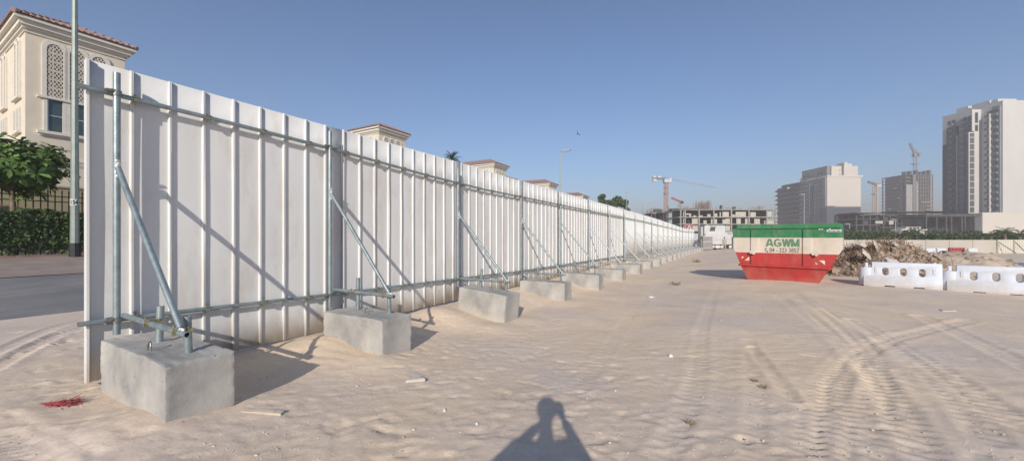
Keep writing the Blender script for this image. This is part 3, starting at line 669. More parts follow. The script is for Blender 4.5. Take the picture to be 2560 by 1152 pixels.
def build_villa():
    v = thing('villa', '', 'villa', W(tA, VD + .45, Z0V), ROT, 'cream villas with tiled roofs beyond the hoarding')
    H = EAVE - Z0V - .3; w = TW; l = 9.0
    mb = MB(); mb.bx(0, w, 0, l, -.3, H + .1); mb.build('tower_wall', M['villa'], v)
    cornice(v, 0, w, 0, l, H + .42, 1.15)
    tile_roof('roof', v, -.42, w + .42, -.42, l + .42, H + .44, .95)
    Yc = row_y(140, VD + .45)
    def zz(px, py): return zat(py, row_y(px, VD + .45)) - Z0V
    def xx(px): return row_t(px, VD + .45) - tA
    sill_hi = zz(137, 245); top_hi = zz(137, 113)
    cxs = [xx(137), xx(193), xx(248)]
    aw = (xx(164) - xx(114)) * .98
    for c in cxs: lattice_panel(v, 'y', (c, 0), sill_hi, aw * .84, top_hi - sill_hi)
    mb = MB(); mb.bx(cxs[0] - aw * .9, cxs[2] + aw * .9, -.16, .0, sill_hi - .13, sill_hi - .02); mb.build('ledge', M['trim'], v)
    wz0 = zz(133, 330); wz1 = zz(133, 262)
    for c in cxs: glazed(v, 'y', (c, 0), wz0, aw * .78, sill_hi - .14 - wz0)
    mb = MB(); mb.bx(cxs[0] - aw * .9, cxs[2] + aw * .9, -.18, .0, wz0 - .16, wz0 - .01); mb.bx(cxs[0] - aw * .8, cxs[2] + aw * .8, -.09, 0, wz0 - .26, wz0 - .165); mb.build('ledge', M['trim'], v)
    for yy in (1.15, 1.85, 4.5, 5.2):
        lattice_panel(v, 'x', (0, yy), sill_hi - .05, .36, top_hi - sill_hi + .1); glazed(v, 'x', (0, yy), wz0, .36, 1.15)
    for y0, y1 in ((.75, 2.3), (4.1, 5.6)):
        mb = MB(); mb.bx(-.16, 0, y0, y1, sill_hi - .17, sill_hi - .06); mb.bx(-.16, 0, y0, y1, wz0 - .14, wz0 - .01); mb.build('ledge', M['trim'], v)
    b0 = zz(190, 418)
    mb = MB()
    for a, b, o in ((0, .12, .09), (.121, .26, .05), (.3, .36, .04)): mb.bx(-o, w + o, -o, l, b0 + .36 - b, b0 + .36 - a)
    mb.build('band', M['trim'], v)
    # the lower main house joined to the tower
    x0, x1, y0, y1, H2 = w, w + 8.2, 3.2, 11.5, H - .7
    mb = MB(); mb.bx(x0, x1, y0, y1, -.3, H2); mb.build('wall', M['villa'], v)
    cornice(v, x0 + .5, x1, y0, y1, H2 + .4, .9)
    tile_roof('roof', v, x0 + .05, x1 + .5, y0 - .5, y1 + .5, H2 + .42, 1.35, .3)
    for k in range(3):
        glazed(v, 'y', (x0 + 1.6 + 2.4 * k, y0), wz0 - .3, .9, 1.5); glazed(v, 'y', (x0 + 1.6 + 2.4 * k, y0), .9, .9, 1.7)
    mb = MB(); mb.bx(x0 + .8, x1 - .6, y0 - .12, y0, wz0 - .45, wz0 - .31); mb.build('ledge', M['trim'], v)
    return v
villa0 = build_villa(); index_kids()
VL = ['cream tower villa with pierced arched screens, nearest, behind the tall grey lamp post', 'cream villa whose tiled corner shows above the hoarding right of the second brace', 'third cream villa along the road, its tiled roof beside the palm top', 'fourth cream villa, low red roof left of the tall street lamp', 'farthest cream villa, red hipped roof just right of the tall street lamp']
ce = [None, (945, 312), (1236.5, 405), (1375, 455), (1459, 487)]
villa0['label'] = VL[0]
for k in range(1, 5):
    v = copy_tree(villa0); v['label'] = VL[k]; tt = row_t(ce[k][0], VD) + .5
    Y = row_y(ce[k][0], VD); dz = zat(ce[k][1] + 3, Y) - EAVE
    v.location = W(tt, VD + .45, Z0V + dz)
index_kids()

# ------------------------------------------------------------------ compound wall, iron fence, hedge
gw = MB(); 
gw.bx(0, 3.05, 0, .2, -.2, 2.75)
wo = thing('compound_wall', 'dark beige rendered wall behind the iron railings on the far left', 'wall', W(-14, 27.0, Z0V), ROT)
mb = MB(); mb.bx(0, 190, 0, .25, -.3, zat(470, row_y(150, 27)) - Z0V); mb.build('wall_face', M['gwall'], wo)
mb = MB(); mb.bx(0, 190, -.05, .3, zat(470, row_y(150, 27)) - Z0V, zat(470, row_y(150, 27)) - Z0V + .08); mb.build('coping', M['gwall'], wo)
DI = 24.3; YI = row_y(150, DI)
ir = thing('iron_railing', 'bronze spear-topped iron railing standing behind the hedge', 'railing', W(-2, DI, .8), ROT)
zt = zat(473, YI) - .8; z1 = zat(492, YI) - .8; z2 = zat(505, YI) - .8
mb = MB(); mb.bx(0, 14, -.012, .012, z1 - .02, z1 + .02); mb.bx(0, 14, -.012, .012, z2 - .02, z2 + .02); mb.bx(0, 14, -.012, .012, .25, .29); mb.build('rail', M['iron'], ir)
bar = MB(); bar.tube((0, 0, -.1), (0, 0, zt - .12), .02, 6); bar.tube((0, 0, zt - .14), (0, 0, zt), .034, 4, .002); bar.tube((0, 0, zt - .16), (0, 0, zt - .14), .012, 4, .034)
bme = bar.mesh('bar', M['iron'])
for k in range(72):
    o = bpy.data.objects.new('bar', bme); COL.objects.link(o); o.parent = ir; o.location = (k * .19, 0, 0)
def leaf_quad(mb, p, n, s, rng, asp=.5):
    u = n.orthogonal().normalized(); u = (Matrix.Rotation(rng.uniform(0, 6.28), 3, n) @ u); v = n.cross(u)
    mb.add([p - u * s, p + v * s * asp + n * s * .12, p + u * s, p - v * s * asp + n * s * .12], [(0, 1, 2, 3)])
def rvec(rng):
    while True:
        v = Vector((rng.uniform(-1, 1), rng.uniform(-1, 1), rng.uniform(-1, 1)))
        if .05 < v.length < 1: return v.normalized()
rng = random.Random(5)
hd = thing('hedge', 'dark green clipped hedge along the kerb in front of the iron railing', 'hedge', W(-6, 22.6, .8), ROT)
mb = MB(); HH = zat(527, row_y(100, 22.7)) - .8
def hedge_edge(x): return .16 * math.sin(x * 2.1) + .1 * math.sin(x * 5.3 + 1) + .07 * math.sin(x * 11)
for k in range(24000):
    x = rng.uniform(0, 20) if k < 17000 else rng.uniform(20, 60)
    if rng.random() < .68: y = .05 + .12 * rng.random() ** 2 + .06 * math.sin(x * 7) * math.sin(3 * x + 2); z = rng.uniform(.12, HH)
    else: y = rng.uniform(0, 1.1); z = HH - .15 * rng.random()
    y += .12 * math.sin(x * 3.3 + z * 4) * .5 + .1; z += hedge_edge(x) * .35 * (z / HH)
    if z < .45 and rng.random() < .6: continue
    n = (rvec(rng) + Vector((0, -.7, .5))).normalized(); leaf_quad(mb, Vector((x, y, z)), n, rng.uniform(.05, .095), rng, .55)
mb.build('foliage', M['leaf_dark'], hd)
mb = MB(); mb.bx(0, 60, .5, .9, .3, HH - .25); mb.build('inner_twigs', M['void'], hd)  # solid dark box, painted as the shade inside the hedge
for k in range(60):
    mb = MB(); x = .3 + k * .48 + rng.uniform(-.1, .1); mb.tube((x, .4, -.1), (x + rng.uniform(-.06, .06), .35, .55), .022, 6, .014); mb.build('stem', M['bark'], hd)

# ------------------------------------------------------------------ trees
def rosette_tree(name, label, loc, R, H, n_ros, leaf, seed, trunk_h):
    rng = random.Random(seed); t = thing(name, label, 'tree', loc)
    mb = MB(); br = MB(); br.tube((0, 0, -.2), (.05, .02, trunk_h * .5), .11, 9, .09); br.tube((.05, .02, trunk_h * .5), (0, 0, trunk_h), .09, 9, .07)
    for k in range(n_ros):
        v = rvec(rng); rr = .55 + .45 * rng.random() ** .5
        lump = 1 + .5 * mnoise.noise(v * 2.2 + Vector((seed, 0, 0)))
        p = Vector((v.x * R[0] * rr * lump, v.y * R[1] * rr * lump, trunk_h + H * .5 + v.z * H * .5 * rr * lump))
        if rng.random() < .3: br.tube((0, 0, trunk_h), p, .03, 5, .012)
        ax = (v + Vector((0, 0, .8)) + rvec(rng) * .4).normalized()
        for j in range(13):
            a = 2 * PI * j / 13 + rng.random(); u = ax.orthogonal().normalized(); u = Matrix.Rotation(a, 3, ax) @ u
            d = (u + ax * rng.uniform(-.1, .7)).normalized(); L = leaf * rng.uniform(.7, 1.15); wv = d.cross(ax).normalized() * L * .17; up = d.cross(wv).normalized() * L * .04
            b = p + d * .03; mb.add([b, b + d * L * .35 + wv * .7 - up, b + d * L * .72 + wv, b + d * L - Vector((0, 0, L * .12)), b + d * L * .72 - wv, b + d * L * .35 - wv * .7 - up], [(0, 1, 2, 3, 4, 5)])
    mb.build('crown', M['leaf'], t); br.build('trunk', M['bark'], t, 40)
    return t
Yt = row_y(45, 23.9); lt = W(row_t(30, 23.9), 23.9, .8)
H_t = 122 / F * Yt
rosette_tree('broadleaf_tree', 'bushy tree with long glossy leaves overhanging the railing at the left edge', lt, (1.5, 1.4), H_t, 190, .36, 2, zat(476, Yt) - .8)
rosette_tree('broadleaf_tree', 'small glossy-leaved shrub tree outside the left edge of the railing', W(row_t(38, 23.9) - 4.2, 24.2, .8), (1.5, 1.5), 2.0, 150, .34, 12, 2.3)
def clump_tree(name, label, loc, R, H, trunk_h, n, leaf, seed, m='leaf_far', group=None, conic=0.0, cat='tree'):
    rng = random.Random(seed); t = thing(name, label, cat, loc, group=group); mb = MB(); br = MB()
    br.tube((0, 0, -.5), (0, 0, trunk_h + H * .4), .05 * H, 8, .02 * H)
    cl = []
    for k in range(16):
        v = rvec(rng); h = rng.uniform(.1, .92); rad = R * (1 - conic * h) * (math.sin(PI * min(1, h * .9 + .12)) ** .5)
        c = Vector((v.x * rad * .7, v.y * rad * .7, trunk_h + h * H)); cl.append((c, R * rng.uniform(.28, .45) * (1 - conic * h * .7))); br.tube((0, 0, trunk_h + h * H * .4), c, .012 * H, 5, .004 * H)
    for k in range(n):
        c, r = cl[k % 16]; v = rvec(rng); p = c + v * r * rng.uniform(.55, 1.05); p.z = c.z + (p.z - c.z) * .8
        leaf_quad(mb, p, (v + rvec(rng) * .8).normalized(), leaf * rng.uniform(.6, 1.3), rng, .6)
    mb.build('crown', M[m], t); br.build('trunk', M['bark'], t)
    return t
def tree_at(px, py_top, d, wpx, name, label, seed, n=4200, conic=0.0, **k):
    Y = row_y(px, d); t = row_t(px, d); z = zat(py_top, Y); R = wpx / 2 / F * Y; H = min(z - 2.0, R * 2.6); g = gz(*W(t, d).xy)
    return clump_tree(name, label, W(t, d, g), R, H, z - g - H * 1.02, n, R * .085, seed, conic=conic, **k)
tree_at(1505, 481, 27, 66, 'conical_tree', 'pointed dark green tree peeking over the hoarding, left of the rounder tree', 3, conic=.75)
tree_at(1540, 492, 27, 84, 'round_tree', 'round dark green tree peeking over the hoarding beside the pointed one', 4)
tree_at(1562, 512, 25, 30, 'small_tree', 'low bush at the right foot of the round tree above the hoarding', 6, n=1500)
def palm(name, label, loc, h, L, seed, n=26, group=None, m='leaf_far'):
    rng = random.Random(seed); t = thing(name, label, 'palm tree', loc, group=group); mb = MB()
    for k in range(n):
        a = 2.4 * k; el = rng.uniform(-.2, 1.25); d = Vector((math.cos(a) * math.cos(el), math.sin(a) * math.cos(el), math.sin(el))); p = Vector((0, 0, h)); side = Vector((-math.sin(a), math.cos(a), 0))
        for j in range(10):
            q = p + d * L * .1; d = (d - Vector((0, 0, .13))).normalized(); wl = L * .22 * math.sin(PI * (j + 1.2) / 12)
            for sg in (-1, 1):
                for e in range(2):
                    o = p.lerp(q, e / 2); mb.add([o, o + d * L * .035, o + side * sg * wl + d * wl * .6 - Vector((0, 0, wl * .35))], [(0, 1, 2)])
            mb.tube(p, q, L * .008, 3); p = q
    mb.build('fronds', M[m], t)
    b = MB(); 
    for j in range(8): b.tube((0, 0, h * j / 8 - (.5 if j == 0 else 0)), (0, 0, h * (j + 1) / 8), .16 + .02 * L, 8, .13 + .015 * L)
    b.build('trunk', M['bark'], t); return t
Yp = row_y(1131, 26); palm('palm_tree', 'feathery palm crown just showing over the hoarding near the third brace', W(row_t(1131, 26), 26, .85), zat(397, Yp) - .85, 34 / 2 / F * Yp * 1.5, 5, 34)

# ------------------------------------------------------------------ street lamps
def street_lamp(label, loc, h, rz=0.0, number=None, r0=.13, group='street lamps'):
    t = thing('street_lamp', label, 'street lamp', loc, rz, group)
    mb = MB(); mb.tube((0, 0, .55), (0, 0, h), r0, 8, r0 * .45); mb.build('pole', M['pole'], t)
    mb = MB(); mb.tube((0, 0, -.15), (0, 0, .55), r0 * 1.22, 8, r0 * 1.2); mb.build('base_collar', M['black'], t)
    mb = MB(); mb.tube((0, 0, h - .15), (0, -.35, h + .02), r0 * .4, 7); mb.build('arm', M['pole'], t)
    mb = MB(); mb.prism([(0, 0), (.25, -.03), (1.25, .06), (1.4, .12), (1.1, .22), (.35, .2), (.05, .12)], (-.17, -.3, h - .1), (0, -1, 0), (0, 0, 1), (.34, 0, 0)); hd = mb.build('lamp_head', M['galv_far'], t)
    mb = MB(); mb.bx(-.12, .12, -1.45, -.6, h - .11, h - .085); mb.build('lens', M['plate'], hd)
    if number:
        mb = MB(); zc = zat(506, row_y(187, 22)) - loc.z; Rr = r0 * .97
        n = 9; vs = []
        for z in (zc - .125, zc + .125):
            for k in range(n):
                a = -PI / 2 - .1 + (k / (n - 1) - .5) * 2.2; vs.append((Rr * 1.06 * math.cos(a), Rr * 1.06 * math.sin(a), z))
        mb.add(vs, [(k, k + 1, n + k + 1, n + k) for k in range(n - 1)]); pl = mb.build('number_plate', M['plate'], t)
        me, a0, a1, b0, b1 = text_mesh(number, 1.0, .03)
        for v in me.vertices:
            u = (v.co.x - a0) / (a1 - a0); a = -PI / 2 - .1 + (u - .5) * 1.5; rr = Rr * 1.06 + (.006 if v.co.z > 0 else .001)
            v.co = Vector((rr * math.cos(a), rr * math.sin(a), zc - .085 + .17 * (v.co.y - b0) / (b1 - b0)))
        me.materials.clear(); me.materials.append(M['ink']); o = bpy.data.objects.new('number', me); COL.objects.link(o); o.parent = pl
    return t
def face_cam(x, y): return math.atan2(y, x) - PI / 2     # local -y looks at the camera
p = W(row_t(187, 22), 22, .78); street_lamp('tall grey street lamp post with the number 154, in front of the nearest villa', p, 12.8, face_cam(p.x, p.y), '154')
for px, py, d, lb in ((1401, 378, 22, 'tallest street lamp rising above the hoarding against the sky'), (1566, 478, 22, 'street lamp rising above the hoarding right of the round tree'), (1607, 510, 22, 'distant street lamp above the hoarding, left of the tower crane'), (1629, 533, 22, 'faintest and farthest street lamp above the hoarding'), (1549, 490, 33, 'thin street lamp whose head shows just above the round tree')):
    Y = row_y(px, d); p = W(row_t(px, d), d, .85); street_lamp(lb, p, zat(py, Y) - .85, ROT + PI / 2 * 0 , None)

# ================================================================== SKIP
SA = Vector((xat(1832, 15.2), 15.2)); SB = Vector((xat(2110, 12.95), 12.95))      # front face ends at full width
su = (SB - SA); SL = su.length; su.normalize(); srot = math.atan2(su.y, su.x); sn = Vector((-su.y, su.x))
gS = min(gz(*(SA + su * SL * .3)), gz(*(SA + su * SL * .7))) - .02
sk = thing('skip', 'large lidded waste skip painted green, cream and red with lettering, standing on the sand', 'skip', (SA.x, SA.y, gS), srot)
def s_xz(px, py):            # pixel -> local (x, z) on the front plane
    X = (px - 1280) / F; # ray (X,1): SA + su*a = s*(X,1)
    s = (SA.x * -su.y + SA.y * su.x) / (-su.y * X + su.x); a = (X * s - SA.x) * su.x + (s - SA.y) * su.y
    return a, EYE + (HOR - py) / F * s - gS
DEP = 1.75
zb_, zr, zm, zg, zt_ = 0.0, s_xz(1960, 666)[1], s_xz(1960, 633)[1], s_xz(1960, 594)[1], s_xz(1960, 560)[1]
xbL, xbR = s_xz(1867, 696)[0], s_xz(2046, 713)[0]
xgL = s_xz(1832, 600)[0] + .02; xgR = s_xz(2109, 600)[0] - .02
zs = s_xz(1826, 618)[1]      # where the ends start to slope
def endx(z, side):           # outline x at height z
    if side == 0: return xgL if z >= zs else xbL + (xgL - xbL) * z / zs
    return xgR if z >= zs else xbR + (xgR - xbR) * z / zs
def ysl(z): return .0 if z >= zr else .16 * (1 - z / zr)
def band(z0, z1, name, m, levels=2, out=0.0):
    zz = [z0 + (z1 - z0) * k / levels for k in range(levels + 1)]
    if z0 < zs < z1: zz = sorted(zz + [zs])
    mb = MB(); vs = []
    for z in zz:
        y = ysl(z) - out; vs += [(endx(z, 0) - out, y, z), (endx(z, 1) + out, y, z), (endx(z, 1) + out, DEP - y, z), (endx(z, 0) - out, DEP - y, z)]
    fs = []
    for k in range(len(zz) - 1):
        for e in range(4): a = 4 * k + e; b = 4 * k + (e + 1) % 4; fs.append((a, b, b + 4, a + 4))
    fs += [(3, 2, 1, 0), tuple(len(vs) - 4 + e for e in range(4))]
    return mb.add(vs, fs).build(name, m, sk)
band(zb_, zr, 'lower_body', M['red'], 3); band(zr, zm, 'middle_body', M['red'], 2); band(zm, zg, 'cream_band', M['cream'], 2)
top = band(zg, zt_ - .16, 'green_band', M['green'], 1)
mb = MB(); mb.bx(xgL + .1, xgR - .02, .03, DEP - .03, zt_ - .16, zt_ - .02); mb.bx(xgL + .14, xgR - .06, .0, .06, zt_ - .2, zt_); mb.bx(xgL + .14, xgR - .06, DEP - .06, DEP, zt_ - .2, zt_)
for k in range(5): x = xgL + .2 + (xgR - xgL - .45) * k / 4; mb.bx(x, x + .06, .06, DEP - .06, zt_ - .02, zt_ + .03)
mb.build('lid', M['green'], sk)
mb = MB(); mb.tube((endx(zr, 0) - .03, -.03, zr), (endx(zr, 1) + .03, -.03, zr), .045, 10); mb.tube((endx(zr, 0) - .03, DEP + .03, zr), (endx(zr, 1) + .03, DEP + .03, zr), .045, 10)
mb.tube((endx(zr, 1) + .03, -.03, zr), (endx(zr, 1) + .03, DEP + .03, zr), .045, 10); mb.tube((endx(zr, 0) - .03, -.03, zr), (endx(zr, 0) - .03, DEP + .03, zr), .045, 10); mb.build('rim_rail', M['red'], sk, 40)
ribs = [(s_xz(1875.5, 600)[0], s_xz(1897.5, 600)[0]), (s_xz(2005, 600)[0], s_xz(2031, 600)[0])]
for a, b in ribs:
    for z0, z1, m in ((zr + .045, zm, 'red'), (zm, zg, 'cream'), (zg, zt_ - .21, 'green')):
        mb = MB(); mb.prism([(a, 0.0), (a + .035, -.06), (b - .035, -.06), (b, 0.0)], (0, 0, z0 + .001), (1, 0, 0), (0, 1, 0), (0, 0, z1 - z0 - .002)); mb.build('stiffener', M[m], sk)
for a, b in ribs[0:1] + ribs[1:2]:
    x = b if a == ribs[1][0] else a + .02
    mb = MB(); mb.box((x + .06, -.1, zm + .03), (.16, .09, .1), Matrix.Rotation(-.5, 3, 'Y')); mb.tube((x + .12, -.04, zm - .02), (x + .12, -.17, zm - .02), .05, 10); mb.build('lifting_lug', M['cream'], sk, 40)
mb = MB(); mb.box((xgL - .04, .3, (zm + zg) / 2 + .1), (.12, .25, (zg - zm) * .75)); mb.build('hinge_plate', M['cream'], sk)
x0, z0 = s_xz(1914, 615.5); x1, z1 = s_xz(1999, 597)
lx0, lx1, lz0, lz1 = x0, x1, s_xz(1956, 616.5)[1], s_xz(1956, 597)[1]
def strokes(parent, m, items, th):
    mb = MB(); c = 0
    for pts in items:
        for (a, b) in zip(pts[:-1], pts[1:]):
            A = Vector((lx0 + a[0] * (lx1 - lx0), 0, lz0 + a[1] * (lz1 - lz0))); B = Vector((lx0 + b[0] * (lx1 - lx0), 0, lz0 + b[1] * (lz1 - lz0)))
            d = (B - A).normalized(); w = Vector((-d.z, 0, d.x)) * th / 2; y = -.003 - .0004 * c; c += 1
            if abs(d.z) > .5: w = Vector((-th / 2 / max(abs(d.z), .5), 0, 0))
            mb.add([A + w + Vector((0, y, 0)), B + w + Vector((0, y, 0)), B - w + Vector((0, y, 0)), A - w + Vector((0, y, 0)), A + w, B + w, B - w, A - w], [(0, 1, 2, 3), (7, 6, 5, 4), (0, 4, 5, 1), (1, 5, 6, 2), (2, 6, 7, 3), (3, 7, 4, 0)])
    return mb.build('lettering', m, parent)
Gp = [(.365 + .085 * math.cos(a), .5 + .44 * math.sin(a)) for a in [math.radians(q) for q in range(40, 331, 24)]]
strokes(sk, M['tgreen'], [[(.03, 0), (.105, 1)], [(.215, 0), (.14, 1)], [(.07, .28), (.175, .28)], Gp, [(.45, .1), (.45, .5)], [(.37, .46), (.47, .46)],
    [(.52, 1), (.575, 0)], [(.575, 0), (.63, 1)], [(.63, 1), (.685, 0)], [(.685, 0), (.74, 1)], [(.79, 0), (.79, 1)], [(.79, 1), (.88, .05)], [(.88, .05), (.97, 1)], [(.97, 1), (.97, 0)]], .062)
xa = s_xz(1924, 626)[0]; xb = s_xz(1998.5, 626)[0]
put_text('04 - 323 3857', M['tgrey'], sk, xa, xb, s_xz(1960, 631)[1], s_xz(1960, 619.5)[1], -.006, .012)
ph = MB(); c = s_xz(1917.5, 625); R_ = .085
pts = [(c[0] + R_ * math.cos(a) + .03, c[1] + R_ * math.sin(a) + .02) for a in [PI * (.85 + k * .075) for k in range(9)]]
for (ax_, az_), (bx_, bz_) in zip(pts[:-1], pts[1:]): ph.tube((ax_, -.006, az_), (bx_, -.006, bz_), .012, 6)
ph.box((pts[0][0] + .015, -.006, pts[0][1]), (.05, .008, .035)); ph.box((pts[-1][0], -.006, pts[-1][1] + .012), (.035, .008, .05)); ph.build('telephone_symbol', M['tgrey'], sk)
# maker's label on the green band and the small pale marks beside it
x0, za = s_xz(2067, 579.5); x1, zb2 = s_xz(2104, 574.5)
lb = MB(); lb.bx(x0, x1, -.012, -.002, za, zb2 + .012); lb.prism([(x0 + .02, zb2), (x0 + .13, zb2), (x0 + .09, zb2 + .06)], (0, -.012, 0), (1, 0, 0), (0, 0, 1), (0, .01, 0)); lo = lb.build('name_label', M['plate'], sk)
put_text('Green Bins', M['ink'], lo, x0 + .1, x1 - .03, za + .015, zb2 - .004, -.014, .02, .001)
ar = MB(); ar.prism([(x0 + .02, (za + zb2) / 2), (x0 + .08, za + .01), (x0 + .08, zb2)], (0, -.015, 0), (1, 0, 0), (0, 0, 1), (0, .002, 0)); ar.build('arrow_mark', M['ink'], lo)
for px in (2049, 2055.5):
    x, z = s_xz(px, 573); mb = MB(); mb.bx(x - .025, x + .025, -.005, -.001, z - .02, z + .015); mb.build('paint_mark', M['refl'], sk)
def refl(pts):
    q = [s_xz(1820 + a / 6.4, 540 + b / 6.4) for a, b in pts]; mb = MB(); mb.prism(q, (0, -.012, 0), (1, 0, 0), (0, 0, 1), (0, .011, 0)); mb.build('reflector', M['refl'], sk)
refl([(218, 648), (258, 645), (222, 682)]); refl([(268, 708), (340, 648), (342, 710)]); refl([(1398, 735), (1440, 775), (1402, 772)]); refl([(1458, 710), (1535, 708), (1553, 725), (1550, 783)])

# ================================================================== BARRIERS
def barrier_mesh():
    L = 1.76; H = .8; prof = [(-.25, 0), (.25, 0), (.25, .16), (.19, .33), (.15, .38), (.12, .8), (.1, H), (-.1, H), (-.12, .8), (-.15, .38), (-.19, .33), (-.25, .16)]
    mb = MB(); mb.prism(prof, (0, 0, 0), (0, 1, 0), (0, 0, 1), (L, 0, 0)); o = mb.build('barrier_body', M['plastic'])
    cut = MB()
    for cx in (.52, .93, 1.34): 
        pts = [(cx + .075 * math.cos(a), .5 + (.05 if math.sin(a) > 0 else -.05) + .075 * math.sin(a)) for a in [2 * PI * k / 20 for k in range(20)]]
        cut.prism(pts, (0, -.4, 0), (1, 0, 0), (0, 0, 1), (0, .8, 0))
    for cx in (.62, 1.27): cut.prism([(cx - .16, -.05), (cx + .16, -.05), (cx + .11, .05), (cx - .11, .05)], (0, -.4, 0), (1, 0, 0), (0, 0, 1), (0, .8, 0))
    cut.bx(-.1, .2, -.5, .5, .62, 1.0)
    c = cut.build('cutter', M['plastic']); m = o.modifiers.new('b', 'BOOLEAN'); m.object = c; m.operation = 'DIFFERENCE'; m.solver = 'EXACT'
    b = o.modifiers.new('v', 'BEVEL'); b.width = .014; b.segments = 2; b.limit_method = 'ANGLE'; b.angle_limit = .6
    apply_mods(o); bpy.data.objects.remove(c); me = o.data; bpy.data.objects.remove(o)
    me.materials.clear(); me.materials.append(M['plastic'])
    for p in me.polygons: p.use_smooth = True
    me.set_sharp_from_angle(angle=math.radians(40)); return me
BM_ = barrier_mesh()
A0 = gpix(2170, 713); A1 = gpix(2366, 724)
dv = Vector((A1.x - A0.x, A1.y - A0.y)).normalized(); brz = math.atan2(dv.y, dv.x)
pos = [Vector((A0.x, A0.y)), Vector((A1.x, A1.y)), Vector((A1.x, A1.y)) + dv * 1.85]
pos[0] = pos[1] - dv * 1.85
LB = ['white plastic water barrier with three oval holes, left one beside the rubble heap', 'white plastic water barrier cut by the right edge of the picture', 'third white plastic water barrier outside the right edge']
for k, p in enumerate(pos):
    b = thing('water_barrier', LB[k], 'barrier', (p.x, p.y, gz(p.x + .8, p.y - .4) - .015 - .01 * k), brz + (.0, -.03, .0)[k], 'white water-filled barriers')
    o = bpy.data.objects.new('barrier_body', BM_); COL.objects.link(o); o.parent = b
    mb = MB(); mb.tube((.06, 0, .02), (.06, 0, .6), .19, 18); mb.tube((.06, 0, .6), (.06, 0, .76), .05, 12); mb.build('hinge_drum', M['plastic'], b, 40)
    for x in (.3, 1.6):
        mb = MB(); mb.bx(x - .03, x + .03, -.155, -.13, .45, .62); mb.build('slot_rib', M['plastic'], b)
    mb = MB(); mb.tube((1.6, 0, .795), (1.6, 0, .825), .05, 12); mb.build('filler_cap', M['plastic'], b, 40)
# red barrier and far white barriers by the boundary wall
pr = gpix(2392, 632)
rb = thing('red_barrier', 'faded red plastic barrier standing far off before the boundary wall', 'barrier', (pr.x, pr.y, gz(pr.x, pr.y)), .1)
mb = MB(); mb.prism([(-.25, 0), (.25, 0), (.14, .4), (.1, .8), (-.1, .8), (-.14, .4)], (-1.2, 0, 0), (0, 1, 0), (0, 0, 1), (2.4, 0, 0)); mb.build('barrier_body', M['sred'], rb)
for k in range(4):
    mb = MB(); mb.bx(-1.0 + k * .6, -.75 + k * .6, -.22, -.1, .45, .6); mb.build('hole', M['void'], rb)  # solid dark boxes, the shade of the openings put into their colour
for k, px in enumerate((2325, 2352, 2430)):
    p = gpix(px, 633); o = thing('white_barrier', ['small white barrier far off, left of the faded red one', 'small white barrier far off, directly left of the faded red one', 'small white barrier far off, right of the faded red one'][k], 'barrier', (p.x, p.y, gz(p.x, p.y)), .1)
    mb = MB(); mb.prism([(-.25, 0), (.25, 0), (.14, .4), (.1, .75), (-.1, .75), (-.14, .4)], (-.75, 0, 0), (0, 1, 0), (0, 0, 1), (1.5, 0, 0)); mb.build('barrier_body', M['plastic'], o)
p = gpix(2520, 664)
tp = thing('tarpaulin', 'low dark blue tarpaulin heap behind the right-hand white barrier', 'tarpaulin', (p.x, p.y, gz(p.x, p.y)), -.15)
mb = MB(); n = 30; vs = []
for j in range(9):
    for i in range(n):
        x = -2.4 + 4.8 * i / (n - 1); y = (j / 8 - .5) * 1.6; z = .26 * (math.sin(PI * j / 8) ** .5) * (math.sin(PI * min(.97, max(.03, i / (n - 1)))) ** .3) + .05 * mnoise.noise(Vector((x * 2, y * 3, 0))); vs.append((x, y, max(-.05, z)))
mb.add(vs, [(j * n + i, j * n + i + 1, (j + 1) * n + i + 1, (j + 1) * n + i) for j in range(8) for i in range(n - 1)]).build('cover', M['tarp'], tp, 60)

